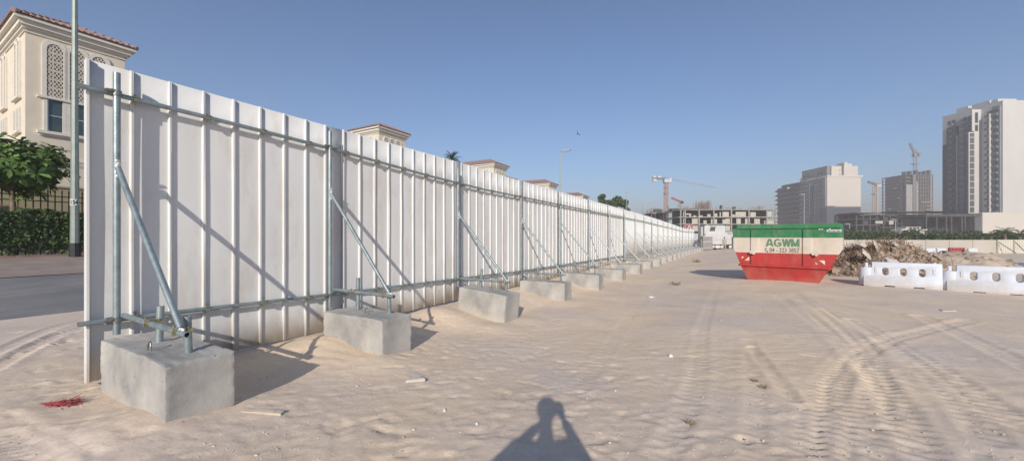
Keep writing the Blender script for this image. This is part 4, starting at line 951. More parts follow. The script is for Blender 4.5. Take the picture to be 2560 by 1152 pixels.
# ================================================================== RUBBLE
def heap(name, label, cx, cy, rx, ry, H, seed, chunks, m, crest=None, kind='stuff', twigs=0, chunk_s=(.05, .22)):
    rng = random.Random(seed); n = 90; mb = MB(); vs = []; g = gz(cx, cy)
    def hh(u, v):
        r = math.hypot(u, v); q = max(0, 1 - r ** 1.5)
        a = H * q ** .75 * (1 + .25 * mnoise.noise(Vector((u * 2.2 + seed, v * 2.2, 0)))) + .12 * mnoise.noise(Vector((u * 6, v * 6, seed))) * (q > 0) + .05 * mnoise.noise(Vector((u * 16, v * 16, seed)))
        return a - .06
    for j in range(n):
        for i in range(n):
            u = -1.12 + 2.24 * i / (n - 1); v = -1.12 + 2.24 * j / (n - 1); vs.append((u * rx, v * ry, hh(u, v) + gz(cx + u * rx, cy + v * ry) - g))
    mb.add(vs, [(j * n + i, j * n + i + 1, (j + 1) * n + i + 1, (j + 1) * n + i) for j in range(n - 1) for i in range(n - 1)])
    o = mb.build(name, M[m], None, 60, (cx, cy, g)); tag(o, label, 'heap', None, kind)
    ch = MB(); tw = MB()
    for k in range(chunks):
        while True:
            u, v = rng.uniform(-1.05, 1.05), rng.uniform(-1.05, .6)
            if math.hypot(u, v) < 1.08: break
        s = rng.uniform(*chunk_s) * (1.0 if rng.random() < .8 else 1.7); R = Matrix.Rotation(rng.uniform(0, 6.3), 3, rvec(rng)); z = hh(u, v) + gz(cx + u * rx, cy + v * ry) - g
        bm = bmesh.new(); bmesh.ops.create_icosphere(bm, subdivisions=1, radius=1) if rng.random() < .5 else bmesh.ops.create_cube(bm, size=1.6)
        for q in bm.verts: q.co = R @ Vector((q.co.x * s * rng.uniform(.7, 1.2), q.co.y * s * rng.uniform(.5, 1.1), q.co.z * s * rng.uniform(.2, .6))) + Vector((u * rx, v * ry, z + s * .2))
        bm.verts.index_update(); ch.add([q.co.copy() for q in bm.verts], [[q.index for q in f.verts] for f in bm.faces]); bm.free()
    ch.build('broken_pieces', M['chunk'], o)
    for k in range(twigs):
        u, v = rng.gauss(-.25, .35), rng.gauss(-.1, .35); z = hh(u, v) if math.hypot(u, v) < 1 else 0; p = Vector((u * rx, v * ry, z)); d = (rvec(rng) + Vector((0, 0, .8))).normalized(); L = rng.uniform(.15, .5)
        for j in range(3):
            q = p + d * L / 3; tw.tube(p, q, .009, 4, .006, cap=False); d = (d + rvec(rng) * .5).normalized(); p = q
    if twigs: tw.build('brushwood', M['twig'], o)
    return o
Hc = Vector((xat(2205, 16.6), 16.6)); gh = gz(Hc.x, Hc.y)
heap('rubble_heap', 'tall brown heap of rubble, soil and brushwood between the skip and the white barriers', Hc.x, Hc.y, 2.75, 2.1, zat(612, 16.6) - gh, 3, 1100, 'heap', twigs=1300, chunk_s=(.03, .13))
H2 = Vector((xat(2392, 19.5), 19.5)); g2 = gz(H2.x, H2.y)
heap('sand_heap', 'lower pale sand heap right of the rubble, behind the white barriers', H2.x, H2.y, 2.9, 1.9, zat(627, 19.5) - g2, 8, 90, 'loam', twigs=0, chunk_s=(.03, .1))
SLB = [('flat tan slab leaning upright near the top of the rubble heap', 2196, 620, 16.0, .42, .5, .05, (1.2, .1, .3)), ('pale broken slab on the front of the rubble heap above the left barrier', 2228, 652, 14.6, .4, .28, .1, (.5, .2, -.2)),
       ('white plaster chunk near the crest of the rubble heap', 2240, 612, 15.9, .3, .22, .12, (.8, .3, .6)), ('pinkish block of rubble at the left shoulder of the heap', 2150, 610, 16.2, .4, .3, .16, (.3, .3, .4)), ('long grey board lying on the right slope of the rubble heap', 2290, 640, 15.6, 1.3, .22, .04, (.15, .35, -.3)),
       ('square grey panel half buried in the middle of the rubble heap', 2165, 634, 15.5, .5, .4, .06, (.9, -.3, .9))]
for lbl, px, py, Y, a, b, c, rot in SLB:
    bm = bmesh.new(); bmesh.ops.create_cube(bm, size=1); rr = random.Random(px)
    for v in bm.verts: v.co = Vector((v.co.x * a * rr.uniform(.85, 1.1), v.co.y * b * rr.uniform(.8, 1.1), v.co.z * c))
    bmesh.ops.bevel(bm, geom=list(bm.edges), offset=.012, segments=1, affect='EDGES'); me = bpy.data.meshes.new('broken_slab'); bm.to_mesh(me); bm.free(); me.materials.append(M['slab'])
    o = bpy.data.objects.new('broken_slab', me); COL.objects.link(o); o.location = (xat(px, Y), Y, zat(py, Y)); o.rotation_euler = rot; tag(o, lbl, 'slab')
# drag dense plank at foot of the sand heap
def plank(name, label, cat, p0, p1, w, h, m, lift=.02):
    a = gpix(*p0); b = gpix(*p1); d = (b - a); L = d.length; mb = MB(); mb.box((L / 2, 0, 0), (L, w, h)); mb.box((L * .55, .004, h * .2), (L * .5, w * .8, h * .9)); o = mb.build(name, m); o.location = a + Vector((0, 0, lift)); o.rotation_euler = (0.1, -math.asin(max(-.9, min(.9, d.z / L))), math.atan2(d.y, d.x)); return tag(o, label, cat)
plank('timber_batten', 'thin bleached timber batten lying on the sand right of the nearest block', 'timber', (608, 1031), (706, 1037), .05, .02, M['wood'])

# ================================================================== SMALL GROUND THINGS
def rock(name, label, cat, px, py, size, seed, m, lift=0.0, flat=1.0, tri=False):
    p = gpix(px, py); bm = bmesh.new()
    if tri:
        q = [(-.5, -.3), (.55, -.35), (.2, .45), (-.1, .3)]; vs = [bm.verts.new((x, y, z * (1 + .3 * (x)))) for z in (-.25, .25) for x, y in q]
        for f in ((3, 2, 1, 0), (4, 5, 6, 7), (0, 1, 5, 4), (1, 2, 6, 5), (2, 3, 7, 6), (3, 0, 4, 7)): bm.faces.new([vs[i] for i in f])
        bmesh.ops.bevel(bm, geom=list(bm.edges), offset=.05, segments=1, affect='EDGES')
    else:
        bmesh.ops.create_icosphere(bm, subdivisions=2, radius=.5)
        for v in bm.verts: v.co *= 1 + .45 * mnoise.noise(v.co * 3 + Vector((seed, 0, 0)))
    for v in bm.verts: v.co = Vector((v.co.x * size, v.co.y * size * .8, v.co.z * size * flat))
    me = bpy.data.meshes.new(name); bm.to_mesh(me); bm.free(); me.materials.append(m); o = bpy.data.objects.new(name, me); COL.objects.link(o)
    o.location = (p.x, p.y, p.z + size * flat * .22 + lift); o.rotation_euler = (0, 0, seed); return tag(o, label, cat)
rock('stone', 'pale wedge-shaped stone lying on the sand, centre left foreground', 'stone', 1037, 953, .22, .3, M['stone'], .01, .35, True)
rock('stone', 'small white stone on the sand at the right of centre', 'stone', 1677, 891, .075, 1.3, M['plate'], 0, .8)
rock('stone', 'small white pebble left of the photographer shadow', 'stone', 1111, 1026, .04, 2.2, M['plate'], 0, .8)
rock('stone', 'pale flat lump in the shadow beside the second block', 'stone', 1040, 800, .2, 3.1, M['stone'], 0, .5)
rock('stone', 'pale flat stone far off on the bare sand before the sixth block', 'stone', 1628, 743, .22, .9, M['plate'], 0, .3)
rock('stone', 'pebble catching the light right of the wedge-shaped stone', 'stone', 1192, 1060, .03, .4, M['plate'], 0, .8)
rock('stone', 'grey flat slab half sunk in the sand in front of the right barrier', 'stone', 2362, 776, .32, .1, M['stone'], -.02, .25, True)
rock('stone', 'white chip on the tracked sand, lower right', 'stone', 2176, 1000, .05, .7, M['plate'], 0, .5, True)
rng = random.Random(9)
gm = MB()
for k in range(900):
    q = rng.random(); p = gpix(rng.uniform(0, 2560), 700 + 450 * rng.random() ** .8) 
    t, d = TD(p.x, p.y)
    if d > 5.6: continue
    s = rng.uniform(.003, .0075) * (1 + (rng.random() < .05)) * (1 + p.y * .05); gm.ball((p.x, p.y, p.z + s * .3), (s, s * .8, s * .55), 5, 4)
tag(gm.build('gravel', M['stone'], None, 60), 'tiny pale pebbles scattered over the sand', 'gravel', None, 'stuff')
p = gpix(140, 1015)
mb = MB(); rng = random.Random(21)
for k in range(170):
    a = rng.gauss(.35, .35); q = Vector((rng.gauss(0, .06), rng.gauss(0, .022), .01 + .02 * rng.random())); L = rng.uniform(.05, .16); d = Vector((math.cos(a), math.sin(a) * .8, rng.uniform(-.05, .25)))
    for j in range(4):
        e = q + d * L / 4; mb.tube(q, e, .0028, 4, cap=False); d = (d + rvec(rng) * .35); d.z -= .08; d.normalize(); q = e; q.z = max(q.z, .003)
for k in range(6):
    q = Vector((-.05, 0, .01)); d = Vector((-1, rng.uniform(-.4, .3), 0))
    for j in range(5): e = q + d * .05; mb.tube(q, e, .0028, 4, cap=False); d = (d + rvec(rng) * .4); d.z = 0; d.normalize(); q = e
tag(mb.build('twine_tangle', M['twine'], None, None, p), 'tangle of red plastic twine on the sand, lower left corner', 'twine')
def dry_plant(px, py, label, s, seed):
    p = gpix(px, py); rng = random.Random(seed); mb = MB()
    for k in range(60):
        a = rng.uniform(0, 6.3); q = Vector((0, 0, 0)); d = Vector((math.cos(a), math.sin(a), rng.uniform(.1, .8))).normalized(); L = s * rng.uniform(.4, 1)
        for j in range(3): e = q + d * L / 3; mb.tube(q, e, .004 * s / .15, 4, cap=False); leaf_quad(mb, e, rvec(rng), .012 * s / .15, rng); d = (d + rvec(rng) * .5).normalized(); q = e
    tag(mb.build('dry_weed', M['dryplant'], None, None, p), label, 'weed')
dry_plant(1910, 968, 'small dry weed by the straight rut, right foreground', .07, 1); dry_plant(1888, 952, 'tiny dry weed just left of the larger one by the straight rut', .06, 2)
dry_plant(1690, 712, 'flat patch of dry brushwood on the sand left of the skip', .28, 3); dry_plant(1725, 1058, 'tiny dry weed at the bottom, right of the shadow', .07, 5); dry_plant(1740, 655, 'thin dry brushwood lying far off before the truck', .5, 4)

# ================================================================== PEOPLE
def capsule(mb, a, b, ra, rb, n=14):
    a = Vector(a); b = Vector(b); mb.tube(a, b, ra, n, rb); mb.ball(a, ra, n, 9); mb.ball(b, rb, n, 9)
def remesh(mb, name, m, parent, vox=.013, sm=6):
    o = mb.build(name, m, parent); r = o.modifiers.new('r', 'REMESH'); r.mode = 'VOXEL'; r.voxel_size = vox; r.use_smooth_shade = True
    s = o.modifiers.new('s', 'SMOOTH'); s.iterations = sm; s.factor = .5; apply_mods(o); o.data.materials.clear(); o.data.materials.append(m)
    for p in o.data.polygons: p.use_smooth = True
    return o
def hand(mb, w, d, up, side, curl=.5, s=1.0):
    """palm from wrist w along d, thumb on the 'side' side; five separate fingers"""
    w = Vector(w); d = Vector(d).normalized(); side = Vector(side); side = (side - d * side.dot(d)).normalized(); pn = d.cross(side).normalized() * up
    c = w + d * .05 * s; capsule(mb, w + d * .015 * s, w + d * .085 * s, .026 * s, .03 * s, 10); capsule(mb, w + d * .03 * s + side * .015 * s, w + d * .085 * s + side * .028 * s, .017 * s, .015 * s, 8); capsule(mb, w + d * .03 * s - side * .015 * s, w + d * .08 * s - side * .028 * s, .017 * s, .014 * s, 8)
    for k, (o, L) in enumerate(((.028, .068), (.0095, .078), (-.0095, .072), (-.028, .056))):
        p = w + d * (.092 - .004 * abs(k - 1)) * s + side * o * s; dd = (d + side * o * 2).normalized(); an = curl * (.6 + .12 * k)
        for j, f in enumerate((.45, .32, .23)):
            q = p + dd * L * f * s; capsule(mb, p, q, (.0098 - .001 * j) * s, (.009 - .001 * j) * s, 7); p = q
            dd = (Matrix.Rotation(an, 3, dd.cross(pn).normalized()) @ dd).normalized()
    p = w + d * .03 * s + side * .024 * s; dd = (d * .75 + side * .75 + pn * .35).normalized()
    for L in (.035, .03, .024): q = p + dd * L * s; capsule(mb, p, q, .0115 * s, .0105 * s, 7); p = q; dd = (dd + d * .35 + pn * curl * .3).normalized()
def figure(label, loc, rz, H, pose, top, trousers, hat, vox=.013):
    s = H / 1.78; P = {k: Vector(v) * s for k, v in pose.items()}
    t = thing('person', label, 'person', loc, rz); mb = MB()
    hc = P['head']; capsule(mb, P['neck'], hc - Vector((0, -.01, .06)) * s, .058 * s, .055 * s); mb.ball(hc, (.076 * s, .095 * s, .115 * s), 18, 14); mb.ball(hc + Vector((0, -.035, -.06)) * s, (.055 * s, .06 * s, .055 * s), 12, 9)
    capsule(mb, hc + Vector((0, -.09, .012)) * s, hc + Vector((0, -.108, -.022)) * s, .010 * s, .014 * s, 8); capsule(mb, hc + Vector((-.022, -.088, -.055)) * s, hc + Vector((.022, -.088, -.055)) * s, .009 * s, .009 * s, 8)
    for sx in (-1, 1):
        mb.ball(hc + Vector((sx * .08, .005, -.005)) * s, (.012 * s, .022 * s, .034 * s), 8, 7); capsule(mb, hc + Vector((sx * .015, -.09, .03)) * s, hc + Vector((sx * .05, -.078, .03)) * s, .009 * s, .007 * s, 7)
    ch = P['chest']; pe = P['pelvis']
    capsule(mb, ch + Vector((-.09, 0, .02)) * s, ch + Vector((.09, 0, .02)) * s, .105 * s, .105 * s); capsule(mb, ch, pe, .12 * s, .125 * s); capsule(mb, pe + Vector((-.06, 0, 0)) * s, pe + Vector((.06, 0, 0)) * s, .11 * s, .11 * s)
    capsule(mb, P['neck'], ch + Vector((0, 0, .06)) * s, .06 * s, .09 * s); cl = MB(); tr = MB(); sh = MB()
    for e in ('l', 'r'):
        S, E, Wr = P['sho_' + e], P['elb_' + e], P['wri_' + e]; capsule(mb, ch + Vector((0, 0, .08)) * s, S, .075 * s, .058 * s); capsule(mb, S, E, .05 * s, .038 * s); capsule(mb, E, Wr, .038 * s, .026 * s)
        hd_ = P['hnd_' + e] - Wr; hand(mb, Wr, hd_, pose['palm_' + e][0], Vector((pose['palm_' + e][1], pose['palm_' + e][2], pose['palm_' + e][0] * 0)), .5, s)
        capsule(cl, ch + Vector((0, 0, .07)) * s, S, .09 * s, .072 * s); capsule(cl, S, E, .068 * s, .056 * s); capsule(cl, E, E.lerp(Wr, .85), .054 * s, .042 * s)
        Hp, K, A = P['hip_' + e], P['kne_' + e], P['ank_' + e]; capsule(mb, Hp, K, .082 * s, .055 * s); capsule(mb, K, A, .052 * s, .036 * s); capsule(mb, A, A + Vector((0, -.13, -.05)) * s, .036 * s, .03 * s)
        capsule(tr, Hp, K, .1 * s, .072 * s); capsule(tr, K, A + Vector((0, 0, .02)) * s, .07 * s, .058 * s); capsule(sh, A + Vector((0, .04, -.045)) * s, A + Vector((0, -.16, -.055)) * s, .043 * s, .038 * s); capsule(sh, A, A + Vector((0, 0, -.04)) * s, .05 * s, .05 * s)
    capsule(cl, ch + Vector((-.09, 0, .02)) * s, ch + Vector((.09, 0, .02)) * s, .122 * s, .122 * s); capsule(cl, ch, pe + Vector((0, 0, -.06)) * s, .138 * s, .145 * s); capsule(cl, pe + Vector((-.05, 0, -.05)) * s, pe + Vector((.05, 0, -.05)) * s, .128 * s, .128 * s)
    capsule(tr, pe + Vector((-.07, 0, -.03)) * s, pe + Vector((.07, 0, -.03)) * s, .12 * s, .12 * s)
    remesh(mb, 'body', M['skin'], t, vox * s * .8, 3); remesh(cl, 'shirt', M[top], t, vox * s, 8); remesh(tr, 'trousers', M[trousers], t, vox * s, 8); remesh(sh, 'shoes', M['black'], t, vox * s, 4)
    hm = MB()
    if hat: hm.ball(hc + Vector((0, .0, .05)) * s, (.105 * s, .125 * s, .1 * s), 18, 12); capsule(hm, hc + Vector((-.05, -.11, .045)) * s, hc + Vector((.05, -.11, .045)) * s, .018 * s, .018 * s); remesh(hm, 'helmet', M['helmet'], t, .012 * s, 3)
    else: hm.ball(hc + Vector((0, .016, .028)) * s, (.103 * s, .115 * s, .112 * s), 18, 12); remesh(hm, 'hair', M['hair'], t, .012 * s, 3)
    return t
stand = dict(head=(0, -.02, 1.66), neck=(0, .0, 1.5), chest=(0, 0, 1.3), pelvis=(0, 0, .97), sho_l=(-.19, 0, 1.42), sho_r=(.19, 0, 1.42), elb_l=(-.25, .02, 1.14), elb_r=(.25, .0, 1.14), wri_l=(-.24, -.06, .9), wri_r=(.26, -.08, .9),
             hnd_l=(-.24, -.09, .8), hnd_r=(.26, -.11, .8), palm_l=(1, 0.2, -1), palm_r=(-1, -.2, -1), hip_l=(-.1, 0, .92), hip_r=(.1, 0, .92), kne_l=(-.12, -.03, .5), kne_r=(.12, -.01, .5), ank_l=(-.13, .02, .09), ank_r=(.14, .0, .09))
pw = gpix(1811, 624)
figure('worker in dusty khaki clothes and a dark helmet standing in front of the white truck', (pw.x, pw.y, pw.z), face_cam(pw.x, pw.y) + .15, 32.5 / F * pw.y * .98, stand, 'khaki', 'khaki', True, .016)
# the photographer, standing behind the camera with both arms raised to the phone
photo = dict(stand); photo.update(head=(.085, .0, 1.655), neck=(.08, .03, 1.49), chest=(.06, .05, 1.27), pelvis=(.05, .06, .95), sho_l=(-.13, .04, 1.37), sho_r=(.27, .04, 1.37),
     elb_l=(-.27, -.08, 1.30), elb_r=(.37, -.1, 1.23), wri_l=(-.07, -.29, 1.52), wri_r=(.13, -.27, 1.50), hnd_l=(-.05, -.33, 1.60), hnd_r=(.07, -.33, 1.58), palm_l=(1, 1, 0), palm_r=(-1, -1, 0))
photo.update(head=(.12, .0, 1.725), neck=(.12, .03, 1.56), chest=(.12, .05, 1.34), pelvis=(.11, .06, .98), sho_l=(-.1, .04, 1.46), sho_r=(.35, .04, 1.45), elb_l=(-.21, -.06, 1.30), elb_r=(.52, -.04, 1.26))
figure('photographer in dark clothes behind the camera, both arms raised, seen only as a shadow', (0, -.44, gz(0, -.44)), PI, 1.78, photo, 'cloth', 'cloth', False)
ph = MB(); ph.box((0, 0, 0), (.165, .009, .078)); ph_o = ph.build('phone', M['black'], None, None, (.0, -.075, 1.6)); tag(ph_o, 'dark phone held up by the photographer at the camera position', 'phone')

# ================================================================== TRUCK, CABIN, SIGN
YT = pw.y + 3.5; S_ = YT / F
def tx(px): return (px - 1780) * S_
gT = gz(xat(1780, YT), YT)
def tz(py): return zat(py, YT) - gT
tk = thing('truck', 'white utility truck parked at the far end of the sand behind the worker', 'truck', (xat(1780, YT), YT, gT), 0)
def tb(name, m, px0, px1, py0, py1, y0, y1, parent=None, bev=.03):
    bm = bmesh.new(); bmesh.ops.create_cube(bm, size=1); x0, x1, z1, z0 = tx(px0), tx(px1), tz(py0), tz(py1)
    for v in bm.verts: v.co = Vector(((x0 + x1) / 2 + v.co.x * (x1 - x0), (y0 + y1) / 2 + v.co.y * (y1 - y0), (z0 + z1) / 2 + v.co.z * (z1 - z0)))
    if bev: bmesh.ops.bevel(bm, geom=list(bm.edges), offset=bev, segments=2, affect='EDGES')
    me = bpy.data.meshes.new(name); bm.to_mesh(me); bm.free(); me.materials.append(M[m]); o = bpy.data.objects.new(name, me); COL.objects.link(o); o.parent = parent or tk; return o
tb('rear_cabin', 'twhite', 1763, 1815.5, 564, 584.5, .2, 2.4)
mb = MB(); mb.prism([(tx(1775.5), tz(577.5)), (tx(1789), tz(577.5)), (tx(1790.5), tz(566.5)), (tx(1778), tz(566.5))], (0, .185, 0), (1, 0, 0), (0, 0, 1), (0, .03, 0)); mb.build('cabin_window', M['tower_d'], tk)
tb('roof_hatch', 'twhite', 1771, 1776, 562, 564.2, .6, 1.2, bev=0); tb('roof_rail', 'galv_far', 1766, 1812, 562.6, 563.2, .3, .36, bev=0)
tb('white_mast', 'twhite', 1757.5, 1760.8, 567, 592, .5, .8)
tb('side_body', 'twhite', 1763, 1832, 583.5, 612, .0, 2.5, bev=.08); tb('side_stripe', 'cabin', 1787, 1824, 599.3, 600.6, -.02, .02, bev=0)
tb('cab', 'twhite', 1815, 1834, 580, 611, .1, 2.3, bev=.12); tb('cab_side_window', 'glass', 1819, 1830, 583, 591, .07, .12, bev=0)
tb('chassis', 'tyre', 1762, 1832, 612, 616, .3, 2.2, bev=0); tb('side_step', 'trim', 1788, 1801, 613.5, 620, .0, .3, bev=.02)
for px in (1785, 1805, 1826):
    mb = MB(); mb.tube((tx(px), .02, .5), (tx(px), .34, .5), .5, 20); w = mb.build('wheel', M['tyre'], tk, 40); mb = MB(); mb.tube((tx(px), .0, .5), (tx(px), .03, .5), .24, 14); mb.build('rim', M['plate'], w, 40)
for px in (1785, 1826):
    mb = MB(); mb.tube((tx(px), 2.1, .5), (tx(px), 2.45, .5), .5, 20); mb.build('wheel', M['tyre'], tk, 40)
YG = YT - 2.2
gb = thing('generator_box', 'square grey-brown steel box standing in front of the white truck', 'steel box', (xat(1769.5, YG), YG, gz(xat(1769.5, YG), YG)), 0)
s = YG / F
mb = MB(); hB = zat(590.5, YG) - gz(xat(1769.5, YG), YG); mb.bx(-12 * s, 12 * s, 0, 1.5, .3, hB); mb.build('casing', M['tgrey2'], gb)
for z in (.35, hB * .62, hB - .03): mb = MB(); mb.bx(-12.1 * s, 12.1 * s, -.03, .0, z - .03, z + .03); mb.build('seam', M['trim'], gb)
mb = MB(); mb.bx(-17 * s, 13 * s, -.1, 1.6, .0, .29); mb.build('skid', M['steel_dark'], gb)
mb = MB(); mb.bx(-17 * s, -12.2 * s, .1, 1.2, .3, hB * .8); mb.build('control_box', M['steel_dark'], gb)
Yc = YT + 8; cb = thing('site_cabin', 'blue-grey portable site cabin with a white top edge left of the truck', 'site cabin', (xat(1729, Yc), Yc, gz(xat(1729, Yc), Yc)), 0); s = Yc / F
hC = zat(588, Yc) - cb.location.z
mb = MB(); mb.bx(0, 24.5 * s, 0, 2.4, .1, hC); mb.build('wall', M['cabin'], cb); mb = MB(); mb.bx(-.1, 24.7 * s, -.08, 2.5, hC + .001, zat(583.5, Yc) - cb.location.z); mb.build('roof', M['twhite'], cb)
mb = MB(); mb.bx(-.04, .25, -.04, .0, .1, hC - .01); mb.build('corner_post', M['twhite'], cb); mb = MB(); mb.bx(1.0, 1.8, -.03, .0, .12, hC * .85); d_ = mb.build('door', M['plate'], cb); mb = MB(); mb.bx(1.65, 1.72, -.06, -.03, 1.0, 1.1); mb.build('handle', M['black'], d_)
Ys = YT + 5; sg = thing('warning_sign', 'white warning triangle with dark arrow on a dark red board above the hoarding end', 'sign', (xat(1723.5, Ys), Ys, gz(xat(1723.5, Ys), Ys)), 0); s = Ys / F
def lz(py): return zat(py, Ys) - sg.location.z
mb = MB(); mb.bx(-8 * s, 8 * s, 0, .04, lz(575.5), lz(561)); bd = mb.build('board', M['sred'], sg)
mb = MB(); mb.prism([(-7.2 * s, lz(574.6)), (7.2 * s, lz(574.6)), (0, lz(562))], (0, -.012, 0), (1, 0, 0), (0, 0, 1), (0, .01, 0)); mb.build('triangle', M['plate'], bd)
mb = MB()
for r in ([(-.7, 574), (.7, 574), (.7, 567.6), (-.7, 567.6)], [(-3.2, 571.2), (3.2, 571.2), (3.2, 570), (-3.2, 570)], [(-1.9, 568.2), (1.9, 568.2), (0, 565.6)]):
    mb.prism([(a * s, lz(b)) for a, b in r], (0, -.018, 0), (1, 0, 0), (0, 0, 1), (0, .004, 0))
mb.build('arrow_symbol', M['ink'], bd)
mb = MB(); mb.tube((0, .08, -.3), (0, .08, lz(561)), .045, 8); mb.build('post', M['galv_far'], sg)

# ================================================================== BOUNDARY WALL
YW = 57.0; GWZ = -.97
bw = thing('boundary_wall', 'long pale cream boundary wall closing the site behind the skip and rubble', 'wall', (xat(1850, YW), YW, GWZ), -.012)
H_w = zat(599.5, YW) - GWZ
Lw = xat(2482, YW) - xat(1850, YW); n = 11
for k in range(n):
    mb = MB(); a = Lw * k / n; mb.bx(a + .05, a + Lw / n - .05, 0, .12, -.6, H_w); mb.build('wall_panel', M['bwall'], bw)
    mb = MB(); mb.bx(a - .09, a + .09, -.06, .18, -.6, H_w + .02); mb.build('pier', M['bwall'], bw)
bs = thing('sheet_fence', 'cream corrugated sheet fence with a raking prop continuing the boundary wall at far right', 'fence', (xat(2482, YW), YW - .45, GWZ), -.012)
mb = MB(); pts = []; x = .1
while x < 32: pts += [(x, 0), (x + .16, 0), (x + .2, -.05), (x + .28, -.05), (x + .32, 0)]; x += .34
for z in (-.6, H_w + .02): pass
n = len(pts); mb.add([(x, y, -.6) for x, y in pts] + [(x, y, H_w + .03) for x, y in pts], [(i, i + 1, n + i + 1, n + i) for i in range(n - 1)]); o = mb.build('sheet', M['bsheet'], bs); s_ = o.modifiers.new('s', 'SOLIDIFY'); s_.thickness = .02; apply_mods(o)
for k in range(8):
    mb = MB(); mb.bx(k * 2.45 - .06, k * 2.45 + .06, -.16, -.06, -.3, H_w + .05); mb.build('post', M['bwall'], bs); 
    mb = MB(); mb.tube((k * 2.45 + .1, -.15, H_w * .85), (k * 2.45 + 1.0 * (k == 0), -1.5, .0), .05, 6); mb.build('prop', M['concrete_d'], bs)
fr_ = random.Random(31)
for k, px in enumerate((2105, 2132, 2160, 2187, 2215, 2246, 2275, 2303, 2335, 2368, 2400, 2434, 2462, 2500, 2540, 2580)):
    Yv = 72 + 9 * fr_.random(); x = xat(px, Yv); hgt = zat(573 + fr_.uniform(-3, 7) + (8 if px > 2330 else 0), Yv) + .95
    clump_tree('roadside_shrub', '%s dark roadside shrub from the left along the far boundary wall' % ORD[k] if k < 15 else 'last dark roadside shrub at the right end of the boundary wall', (x, Yv, -.95), 1.9 + fr_.random() * .5, hgt - .2, .15, 520, .22, 50 + k, group='dark shrubs behind the boundary wall', cat='shrub')
tag_hedge = thing('far_hedge', 'continuous dark green hedge just behind the boundary wall', 'hedge', (xat(2095, 84), 84, -.95), 0)
mb = MB(); rr = random.Random(77); Lh = xat(2640, 84) - xat(2095, 84)
for k in range(9000):
    x = rr.uniform(0, Lh); z = rr.uniform(.3, 1) ** .7 * (3.1 + .5 * math.sin(x * .9) + .35 * math.sin(x * 2.7)); leaf_quad(mb, Vector((x, rr.uniform(-.5, .5), z)), (rvec(rr) + Vector((0, -.5, .3))).normalized(), .24, rr, .6)
mb.build('foliage', M['leaf_far'], tag_hedge); mb = MB(); mb.bx(0, Lh, .4, 1.0, 0, 2.6); mb.build('inner_twigs', M['leaf_far'], tag_hedge)
for k, (px, top, w) in enumerate(((2513, 576, 36), (2477, 583, 24), (2550, 582, 30), (2455, 586, 18))):
    Yv = 66; z = zat(top, Yv); palm('date_palm', ['largest date palm above the far right end of the boundary wall', 'date palm left of the largest one before the white tower', 'date palm right of the largest one at the right edge', 'smallest date palm at the left end of the row before the white tower'][k], (xat(px, Yv), Yv, -.95), z + .95 - .3, w / 2 / F * Yv * 1.35, 60 + k, 30, 'date palms before the white tower')
Yl = 120.0
def simple_lamp(lbl, px, py, Y, g=-.9):
    t = thing('street_lamp', lbl, 'street lamp', (xat(px, Y), Y, g), 0, 'street lamps'); h = zat(py, Y) - g
    mb = MB(); mb.tube((0, 0, -.3), (0, 0, h), .12, 7, .07); mb.build('pole', M['galv_far'], t); mb = MB(); mb.prism([(-1.3, 0), (0, -.08), (.1, .1), (-1.2, .16)], (0, -.15, h), (1, 0, 0), (0, 0, 1), (0, .3, 0)); mb.build('lamp_head', M['galv_far'], t)
simple_lamp('thin street lamp rising in front of the mid white tower above the skip', 2010.5, 486, 118); simple_lamp('short street lamp above the rubble heap before the dark podium', 2239, 549, 100); simple_lamp('small street lamp just right of the skip lid', 2124, 560, 96)

# ================================================================== FAR BUILDINGS
def repeat(me, name, parent, locs, m=None, extra=None):
    """first 100 as separate parts, the rest as one stuff part"""
    for p in locs[:100]:
        o = bpy.data.objects.new(name, me); COL.objects.link(o); o.parent = parent; o.location = p
    if len(locs) > 100:
        mb = MB(); base = [v.co.copy() for v in me.vertices]; fs = [tuple(f.vertices) for f in me.polygons]
        for p in locs[100:]: mb.add([b + Vector(p) for b in base], fs)
        o = mb.build(name, me.materials[0], parent); tag(o, kind='stuff')
def P5(name, m, parent, *b):
    mb = MB()
    for q in b: mb.bx(*q)
    return mb.build(name, M[m] if isinstance(m, str) else m, parent)
# --- concrete frame building
Y0 = 172.0; fx = lambda px, Y=Y0: xat(px, Y)
bf = thing('unfinished_building', 'unfinished grey concrete frame building with open floors and rebar on its roof, behind the truck', 'building site', (fx(1702), Y0, -1.0), 0)
X1 = fx(1945) - fx(1702); lv = [zat(p, Y0) + 1 for p in (523, 541.5, 559, 576.5)]; DY = 16
for z in lv: P5('floor_slab', 'concrete', bf, (-.8, X1, 0, DY, z - .35, z))
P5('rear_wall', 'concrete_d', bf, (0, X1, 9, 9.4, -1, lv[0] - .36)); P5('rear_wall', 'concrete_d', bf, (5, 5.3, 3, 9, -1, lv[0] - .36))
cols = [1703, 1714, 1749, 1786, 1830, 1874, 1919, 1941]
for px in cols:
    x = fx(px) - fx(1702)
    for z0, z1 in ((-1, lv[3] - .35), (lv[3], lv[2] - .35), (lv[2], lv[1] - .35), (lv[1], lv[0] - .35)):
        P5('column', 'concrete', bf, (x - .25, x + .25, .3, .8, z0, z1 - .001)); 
        P5('column', 'concrete_d', bf, (x - .3, x + .3, 7, 7.6, z0, z1 - .001))
